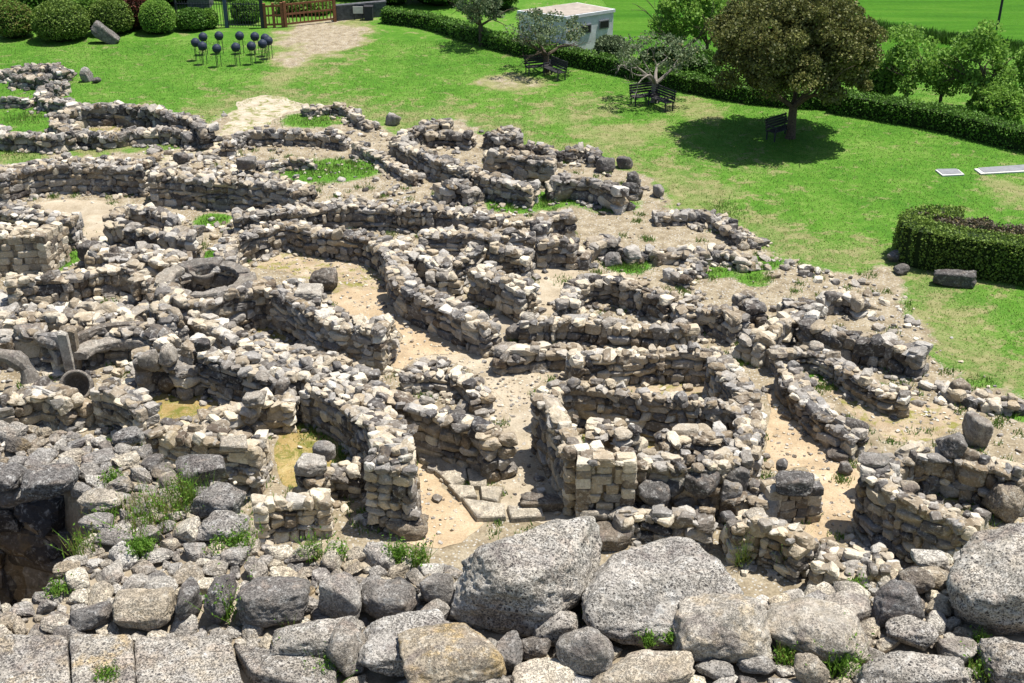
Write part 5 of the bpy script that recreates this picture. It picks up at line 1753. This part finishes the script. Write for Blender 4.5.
# lawn trees
tree('large round holm oak with olive brown crown shading the lawn', 790, 138, 7.05, (3.95, 3.8, 2.75), 380, 330, .12, 'oak', trunk=.2, th=1.5, cl_r=.6, name='holm_oak', inner=.5, cz=4.2, flat=-.62, off=(-.02, 0), mean=.5, dry=.02)
tree('pruned grey olive tree with a dark bench, nearest the white shed', 546, 72, 3.3, (2.3, 1.9, .95), 54, 58, .12, 'olive', 'bark', .16, .95, .38, .5, .04, 'olive_tree', 'olive trees on the lawn', cz=2.3, inner=.6, depth=4)
tree('pruned grey olive tree with a dark bench, nearest the big oak', 654, 102, 3.5, (2.5, 2.0, 1.05), 54, 44, .12, 'olive', 'greybark', .17, 1.0, .36, .5, .06, 'olive_tree', 'olive trees on the lawn', cz=2.5, inner=.6, depth=4)
tree('olive tree without a bench, standing farthest back on the lawn', 481, 46, 3.9, (1.7, 1.5, 1.4), 46, 80, .13, 'olive', 'bark', .13, 1.2, .45, .45, .05, 'olive_tree', 'olive trees on the lawn', cz=2.6)
# trees beyond the hedge
HD = 'trees beyond the lawn hedge'
tree('bright green loose tree beyond the hedge left of the oak', 680, 72, 5.6, (1.9, 1.7, 2.3), 60, 110, .16, 'bright', 'bark', .12, 1.2, .55, .55, 0, 'broadleaf_tree', HD, inner=.4)
tree('smaller bright green tree tucked behind the oak at left', 706, 62, 4.6, (1.5, 1.4, 1.8), 40, 110, .16, 'bright', 'bark', .1, 1.0, .5, .45, 0, 'broadleaf_tree', HD, inner=.4)
tree('bright young tree just right of the oak beyond the hedge', 905, 103, 4.0, (1.65, 1.5, 1.75), 56, 75, .15, 'bright', 'bark', .1, 1.0, .5, .5, 0, 'broadleaf_tree', HD, inner=.35)
tree('tall dark trunked tree near the right edge beyond the hedge', 973, 112, 4.4, (1.7, 1.6, 1.8), 60, 72, .15, 'bright', 'bark', .15, 1.2, .5, .42, 0, 'broadleaf_tree', HD, inner=.35)
tree('tree cut by the right edge beyond the hedge', 1026, 108, 3.6, (1.4, 1.3, 1.55), 44, 75, .15, 'bright', 'bark', .1, 1.0, .48, .5, 0, 'broadleaf_tree', HD, inner=.35)
tree('small slender tree between the two right trees beyond the hedge', 939, 108, 3.1, (1.1, 1.0, 1.35), 34, 70, .14, 'bright', 'bark', .08, .9, .45, .55, 0, 'broadleaf_tree', HD, inner=.35)
bush('low yellow green bush at the right edge beyond the hedge', 1004, 128, 2.6, 1.7, 'bright', mean=.65, lump=.3, leaf=.13)
bush('low bush beside the hedge end near the oak', 880, 104, 1.9, 1.9, 'bright', mean=.45, lump=.3, leaf=.13)
bush('dark low bush under the bright tree left of the oak', 662, 78, 2.4, 1.3, 'hedge', lump=.3)
bush('dark bush behind the olive nearest the oak', 700, 86, 2.4, 1.6, 'hedge', lump=.3)
bush('greyish bush along the hedge between the two bench olives', 612, 68, 2.0, 1.5, 'olive', lump=.3, mean=.4)
# hedges
hedge('long dark clipped hedge bordering the far side of the lawn', '', [(384, 8), (430, 14), (470, 26), (520, 39), (590, 52), (630, 60), (690, 74), (760, 86), (846, 92)], .85, .9, mean=.68)
hedge('dark clipped hedge right of the oak running out of frame', '', [(836, 90), (905, 101), (950, 109), (1000, 121), (1060, 134)], 1.0, 1.1, mean=.68)
hedge('thick curved box hedge wrapping dead shrubs at the right edge', 'B4', [(850, 62), (790, 56), (730, 62), (700, 82), (725, 100), (800, 112), (900, 128), (1000, 142), (1090, 156)], 1.5, 1.05, 'box', .085, 420, .68)
for lab, x, y, w, h in (('left dead brown shrub inside the curved hedge', 935, 262, 2.0, 1.5), ('middle dead brown shrub inside the curved hedge', 975, 268, 2.4, 1.55), ('right dead brown shrub inside the curved hedge', 1020, 274, 2.2, 1.5)):
    bush(lab, x, y, w, h, 'dead', dry=.2, lump=.35, leaf=.09, dep=1.6)

# round clipped bushes at the top left
RB = 'round clipped bushes by the fence'
bush('biggest round dark green clipped bush on the lawn edge', 55, 46, 3.3, 2.3, 'box', group=RB, mean=.52, lump=.07, leaf=.1, n=9000)
bush('round dark bush right of the biggest one', 108, 38, 2.6, 2.1, 'box', group=RB, mean=.5, lump=.07, leaf=.1, n=6500)
bush('bright yellow green round bush in the clipped row', 155, 37, 2.15, 2.0, 'bright', group=RB, mean=.6, lump=.06, leaf=.09, n=5500)
bush('pale green bush peeping behind the dark round ones', 86, 30, 2.2, 2.0, 'bright', group=RB, mean=.45, lump=.1)
bush('reddish leaved bush behind the yellow green one', 134, 32, 2.4, 2.2, 'red', group=RB, lump=.15)
bush('ochre and red autumn coloured bush at the top left corner', 8, 42, 2.6, 2.1, 'bright', group=RB, lump=.2, dry=.6, mean=.3)
bush('dark low block of hedge between round bushes and iron fence', 190, 33, 2.2, 1.25, 'hedge', group=None, lump=.08)
bush('small bush with pale tips beside the iron fence', 209, 30, 1.0, 1.2, 'bright', lump=.2, mean=.5)
bush('leafy shrub behind the iron fence', 244, 25, 1.9, 1.4, 'hedge', lump=.3, mean=.7)
for k, (lab, x, y, w, h, m_) in enumerate([
        ('bushy shrub behind the left part of the wooden fence', 292, 17, 2.4, 1.2, 'box'), ('low yellow shrub behind the middle of the wooden fence', 315, 16, 2.2, .9, 'bright'),
        ('dark tree clump behind the top left bushes', 30, 18, 6, 3.0, 'hedge'), ('dark tree clump left of the iron fence', 90, 12, 6, 3.2, 'hedge'),
        ('reddish dark clump behind the clipped row', 128, 14, 3.2, 2.8, 'red'), ('dark clump above the low block of hedge', 172, 8, 4, 3.0, 'hedge'),
        ('dark tree clump above the iron fence', 240, 2, 6, 3.4, 'hedge'), ('dark tree clump above the wooden fence', 300, 3, 6, 3.4, 'hedge'),
        ('dark tree clump above the grey wall', 356, 2, 5, 3.2, 'hedge'), ('olive green clump at the left end of the long hedge', 392, 8, 3.2, 2.6, 'box'),
        ('dark dense tree clump behind the farthest olive', 435, 10, 5, 3.2, 'hedge'), ('dark clump left of the white shed', 495, 14, 3.5, 3.0, 'hedge')]):
    bush(lab, x, y, w, h, m_, lump=.3, leaf=.15, n=2600, cat_='shrub clump', name='shrub_clump')
# far bank across the field
p0, p1, p2 = at(845, 26), at(950, 42), at(1040, 54)
k = 5200
f = rng.uniform(0, 1, k)[:, None]
c = np.where(f < .5, p0 + (p1 - p0) * f * 2, p1 + (p2 - p1) * (f - .5) * 2) + rng.normal(0, .35, (k, 3)) * (1, 1, 0)
V, T_, A = blades(c, .55, .06, tints(k, .25, .2), .4)
tag(link('grass_bank', new_mesh('grass_bank', V, T_, A, False, M['hedge'])), kind='stuff', label='strip of long dark grass across the green field')

sheet('field', '', [(600, 55), (640, 62), (700, 78), (860, 100), (960, 112), (1040, 130), (1300, 150), (1500, -120), (900, -230), (560, -200), (600, -20)], .01, M['field'], .3)

# ------------------------------------------------------------------ built things
# white shed
zr = 2.3
rc = [at(566, 17.5, zr), at(615.5, 10.0, zr), at(577, 3.2, zr), at(517, 11.5, zr)]
rc = [np.array(p[:2]) for p in rc]
cen = sum(rc) / 4
shed = empty('shed', (*cen, 0), 'small white flat roofed concrete shed behind the lawn hedge', 'shed')


def prism(poly, z0, z1, scale=1.0, c=None):
    c = np.mean(poly, 0) if c is None else c
    P = [(np.asarray(p) - c) * scale for p in poly]
    k = len(P)
    V = [(*p, z0) for p in P] + [(*p, z1) for p in P]
    Q = [(i, (i + 1) % k, k + (i + 1) % k, k + i) for i in range(k)]
    return V, Q, [(i + k, (i + 1) % k + k, k) for i in range(1, k - 1)] + [(0, (i + 1) % k, i) for i in range(1, k - 1)]


mb_ = MB(); V, Q, T_ = prism(rc, -.1, zr - .12, .96, cen); mb_.add(V, Q, T_); mb_.build('wall', M['render'], shed)
mb_ = MB(); V, Q, T_ = prism(rc, zr - .118, zr + .05, 1.0, cen); mb_.add(V, Q, T_); mb_.build('roof', M['render'], shed)
mb_ = MB(); V, Q, T_ = prism(rc, zr + .052, zr + .07, .93, cen); mb_.add(V, Q, T_); mb_.build('roof_felt', M['roof'], shed)
a, b = (rc[0] - cen) * .96, (rc[1] - cen) * .96
e = (rc[3] - cen) * .96


def win(q0, q1, f, z, w, hh):
    d = (q1 - q0) / np.linalg.norm(q1 - q0)
    p = q0 + (q1 - q0) * f
    nrm = np.array((d[1], -d[0]))
    if nrm @ p < 0:
        nrm = -nrm
    fr = MB(); fr.box((*(p + nrm * .02), z), (w + .12, .07, hh + .12), math.atan2(d[1], d[0])); o = fr.build('window', M['concrete'], shed)
    pn = MB(); pn.box((*(p + nrm * .035), z), (w, .07, hh), math.atan2(d[1], d[0])); pn.build('pane', M['black'], o)


win(a, b, .42, 1.5, .55, .36)
win(a, b, .8, 1.6, .55, .36)
win(a, e, .45, 1.45, .7, .3)

# slender utility pole
pp = at(997, 30)
pole = empty('utility_pole', pp, 'thin dark utility pole standing in the green field', 'pole')
mb_ = MB(); mb_.tube([(0, 0, -.2), (0, 0, 7)], [.08, .06], 8); mb_.build('pole_shaft', M['iron'], pole)
mb_ = MB(); mb_.box((0, 0, 6.6), (1.0, .08, .08)); mb_.build('cross_arm', M['iron'], pole)

# concrete slabs on the right lawn
for lab, pts in (('short grey concrete cover set in the right lawn', [(764, 497), (832, 496), (850, 511), (786, 514)]), ('long grey concrete cover reaching the right frame edge', [(878, 494), (1060, 482), (1060, 500), (898, 509)])):
    P = [cat('A3', x, y, .05)[:2] for x, y in pts]
    c = np.mean(P, 0)
    r_ = empty('concrete_cover', (*c, 0), lab, 'concrete cover', 'concrete covers in the lawn')
    mb_ = MB(); V, Q, T_ = prism(P, -.05, .06, 1.0, c); mb_.add(V, Q, T_); mb_.build('kerb_frame', M['white'], r_)
    mb_ = MB(); V, Q, T_ = prism([p + (c - p) * np.array((.08, .0)) * .5 + np.array((0, .1)) for p in P], .02, .075, .9, c); mb_.add(V, Q, T_); mb_.build('cover_slab', M['concrete'], r_)


# benches
def bench(label, px, py, yaw):
    p = at(px, py)
    r_ = empty('park_bench', p, label, 'bench', 'dark slatted benches under the lawn trees')
    r_.rotation_euler[2] = yaw
    s_ = MB()
    for k in range(4):
        s_.box((0, -.2 + k * .125, .45), (1.5, .1, .035))
    s_.build('seat', M['darkwood'], r_)
    s_ = MB()
    for k in range(4):
        s_.box((0, .28 + k * .02, .56 + k * .12), (1.5, .035, .095))
    s_.build('backrest', M['darkwood'], r_)
    for x in (-.65, .65):
        for y in (-.2, .25):
            s_ = MB(); s_.box((x, y, .21), (.05, .05, .44)); s_.build('leg', M['iron'], r_)
        s_ = MB(); s_.box((x, .32, .68), (.04, .03, .62)); s_.build('back_post', M['iron'], r_)
        s_ = MB(); s_.box((x, .0, .66), (.05, .5, .04)); s_.box((x, -.22, .55), (.04, .04, .2)); s_.build('armrest', M['iron'], r_)


bench('dark bench left of the trunk of the olive near the shed', 539, 74, .35)
bench('dark bench right of the trunk of the olive near the shed', 554, 78, -1.0)
bench('dark bench left of the trunk of the olive near the oak', 645, 104, .4)
bench('dark bench right of the trunk of the olive near the oak', 660, 108, -1.0)
bench('dark bench in deep shade beside the oak trunk', 780, 138, .7)

# ring of dark spheres on thin legs
SP = [(72, 198), (107, 172), (104, 215), (181, 167), (171, 226), (277, 167), (259, 220), (348, 170), (332, 215), (396, 178), (384, 204), (411, 190)]
WHERE = ['leftmost of the ring, on the left curve', 'second along the back row from the left', 'first in the front row from the left', 'third along the back row, left of the wide gap', 'second in the front row from the left',
         'fourth along the back row, right of the wide gap', 'third in the front row from the left', 'fifth along the back row from the left', 'fourth in the front row from the left', 'back one of the tight right cluster',
         'front one of the tight right cluster', 'rightmost of the ring, in the tight right cluster']
sph = Stones([rock(10, np.random.default_rng(1), 0, 0, 2, 0)])
D, Q = cubesphere(8)
ball_me = new_mesh('ball', D * .25 * (1 + .02 * np.sign(np.sin(D[:, 2:3] * 14))), Q, None, True, M['sphere'])
mb_ = MB(); mb_.tube([(0, 0, -.05), (0, 0, .8)], .018, 6)
leg_o = mb_.build('leg', M['iron'])
leg_me = leg_o.data
bpy.data.objects.remove(leg_o)
for (x, y), wh in zip(SP, WHERE):
    p = cat('F', x, y, 1.0)
    r_ = empty('sphere_sculpture', (p[0], p[1], 0), 'dark blue sphere on thin legs, ' + wh, 'sculpture', 'ring of dark spheres on legs')
    o = link('ball', ball_me, r_, (0, 0, 1.0))
    for k in range(3):
        a = k * 2.094 + .5
        link('leg', leg_me, r_, (.15 * math.cos(a), .15 * math.sin(a), 0))


# fences
def line_pts(p0, p1):
    d = p1 - p0
    L = np.linalg.norm(d)
    return d / L, L


def iron_fence(label, x0, y0, x1, y1, h=1.5):
    a, b = at(x0, y0), at(x1, y1)
    d, L = line_pts(a, b)
    r_ = empty('iron_fence', a, label, 'iron fence')
    yw = math.atan2(d[1], d[0])
    bars = MB()
    for s_ in np.arange(.1, L, .16):
        bars.box((*(d[:2] * s_), h / 2 + .05), (.03, .03, h), yw)
    bars.build('bars', M['iron'], r_)
    for z in (.15, h - .1):
        s_ = MB(); s_.box((*(d[:2] * L / 2), z), (L, .04, .05), yw); s_.build('rail', M['iron'], r_)
    for s_ in np.arange(0, L + .01, L / max(1, round(L / 2.2))):
        q = MB(); q.box((*(d[:2] * s_), h / 2 + .1), (.09, .09, h + .2), yw); q.build('post', M['iron'], r_)


iron_fence('black iron bar fence between the bushes and the blue grey post', 178, 27, 226, 27.5)
iron_fence('black iron bar fence between the blue grey post and the wooden gate', 228.5, 27.5, 263, 27.8)
for lab, x, y, w, h, m_ in (('thick blue grey gate post in the iron fence', 227, 27.6, .2, 1.95, 'blue'), ('tall dark post where iron fence meets wooden gate', 263, 28, .2, 2.0, 'iron')):
    p = at(x, y)
    r_ = empty('gate_post', p, lab, 'gate post')
    s_ = MB(); s_.box((0, 0, h / 2 - .05), (w, w, h + .1)); s_.build('post_shaft', M[m_], r_)
    s_ = MB(); s_.box((0, 0, h + .03), (w + .06, w + .06, .055)); s_.build('post_cap', M[m_], r_)


def wood_fence(label, x0, y0, x1, y1, h, name, mid=0):
    a, b = at(x0, y0), at(x1, y1)
    d, L = line_pts(a, b)
    yw = math.atan2(d[1], d[0])
    r_ = empty(name, a, label, 'wooden ' + ('gate' if 'gate' in name else 'fence'))
    q = MB()
    for s_ in np.arange(.22, L - .1, .24):
        q.box((*(d[:2] * s_), h / 2 + .04), (.07, .025, h - .2), yw)
    q.build('pickets', M['wood'], r_)
    for z in (.2, h * .55, h - .05):
        s_ = MB(); s_.box((*(d[:2] * L / 2 + np.array((d[1], -d[0])) * .04), z), (L, .05, .11), yw); s_.build('rail', M['wood'], r_)
    for f in np.linspace(0, 1, 2 + mid):
        s_ = MB(); s_.box((*(d[:2] * L * f), h / 2 + .05), (.17, .17, h + .15), yw); s_.build('post', M['wood'], r_)


wood_fence('brown wooden gate beside the tall dark post', 266, 28, 283, 27.2, 1.35, 'wooden_gate', 1)
wood_fence('brown wooden picket fence at the end of the gravel path', 286, 27.2, 335, 21.8, 1.4, 'wooden_fence', 0)
# grey masonry wall and board
a, b = at(337, 20.5), at(386, 16)
d, L = line_pts(a, b)
r_ = empty('masonry_wall', a, 'low dark grey masonry wall right of the wooden fence', 'masonry wall')
s_ = MB(); s_.box((*(d[:2] * L / 2), .4), (L, .3, .9), math.atan2(d[1], d[0])); s_.build('wall_body', M['greywall'], r_)
s_ = MB(); s_.box((*(d[:2] * L / 2), .9), (L + .04, .38, .1), math.atan2(d[1], d[0])); s_.build('wall_cap', M['greywall'], r_)
p = at(359, 19.2)
r_ = empty('notice_board', p + (0, -.25, 0), 'small pale notice board in front of the dark grey wall', 'notice board')
s_ = MB(); s_.box((0, 0, .62), (.62, .04, .42)); s_.build('board', M['white'], r_)
for x in (-.24, .24):
    s_ = MB(); s_.box((x, .045, .35), (.05, .045, .75)); s_.build('leg', M['iron'], r_)
p = at(368, 18.6)
r_ = empty('litter_bin', p + (.1, -.3, 0), 'dark boxy bin beside the pale notice board', 'bin')
s_ = MB(); s_.box((0, 0, .4), (.5, .45, .8)); s_.build('bin_body', M['iron'], r_)
s_ = MB(); s_.box((0, 0, .83), (.56, .5, .055)); s_.build('lid', M['darkwood'], r_)
# pale roofed kiosk at the top edge
p = at(199, 8)
r_ = empty('kiosk', p, 'small pale roofed kiosk beyond the iron fence at the top edge', 'kiosk')
s_ = MB(); s_.box((0, .6, .8), (1.4, 1.2, 1.7)); s_.build('wall', M['greywall'], r_)
s_ = MB(); V, Q, T_ = prism([np.array(q) for q in ((-1.0, -.3), (1.0, -.3), (1.0, 1.5), (-1.0, 1.5))], 1.66, 1.8, 1.0, np.array((0, 0))); s_.add(V, Q, T_)
s_.build('roof', M['white'], r_)

# ------------------------------------------------------------------ light, sky, camera
EL, AZ = math.radians(71), math.radians(74)      # azimuth clockwise from +Y
sd = Vector((math.sin(AZ) * math.cos(EL), math.cos(AZ) * math.cos(EL), math.sin(EL)))
ld = bpy.data.lights.new('sun', 'SUN')
ld.energy = 4.9
ld.angle = math.radians(.5)
ld.color = (1, .955, .88)
lo_ = bpy.data.objects.new('sun', ld)
COL.objects.link(lo_)
lo_.rotation_euler = sd.to_track_quat('Z', 'Y').to_euler()
w = bpy.data.worlds.new('World')
SC.world = w
w.use_nodes = True
t = w.node_tree
bg = [x for x in t.nodes if x.type == 'BACKGROUND'][0]
sky = t.nodes.new('ShaderNodeTexSky')
sky.sky_type = 'NISHITA'
sky.sun_disc = False
sky.sun_elevation = EL
sky.sun_rotation = AZ
t.links.new(sky.outputs[0], bg.inputs[0])
bg.inputs[1].default_value = .09
SC.view_settings.view_transform = 'Standard'
SC.view_settings.look = 'None'
SC.view_settings.gamma = 1
SC.view_settings.use_curve_mapping = False
SC.view_settings.exposure = 0.72

cd = bpy.data.cameras.new('camera')
cd.sensor_width = 36
cd.lens = F * 36 / 1024
cd.clip_start = .1
cd.clip_end = 10000
cam = bpy.data.objects.new('camera', cd)
COL.objects.link(cam)
cam.location = (0, 0, H)
cam.rotation_euler = (math.pi / 2 - TH, 0, 0)
SC.camera = cam
SC.cycles.max_bounces = 5
SC.cycles.diffuse_bounces = 3
SC.cycles.transparent_max_bounces = 4
SC.cycles.use_denoising = True
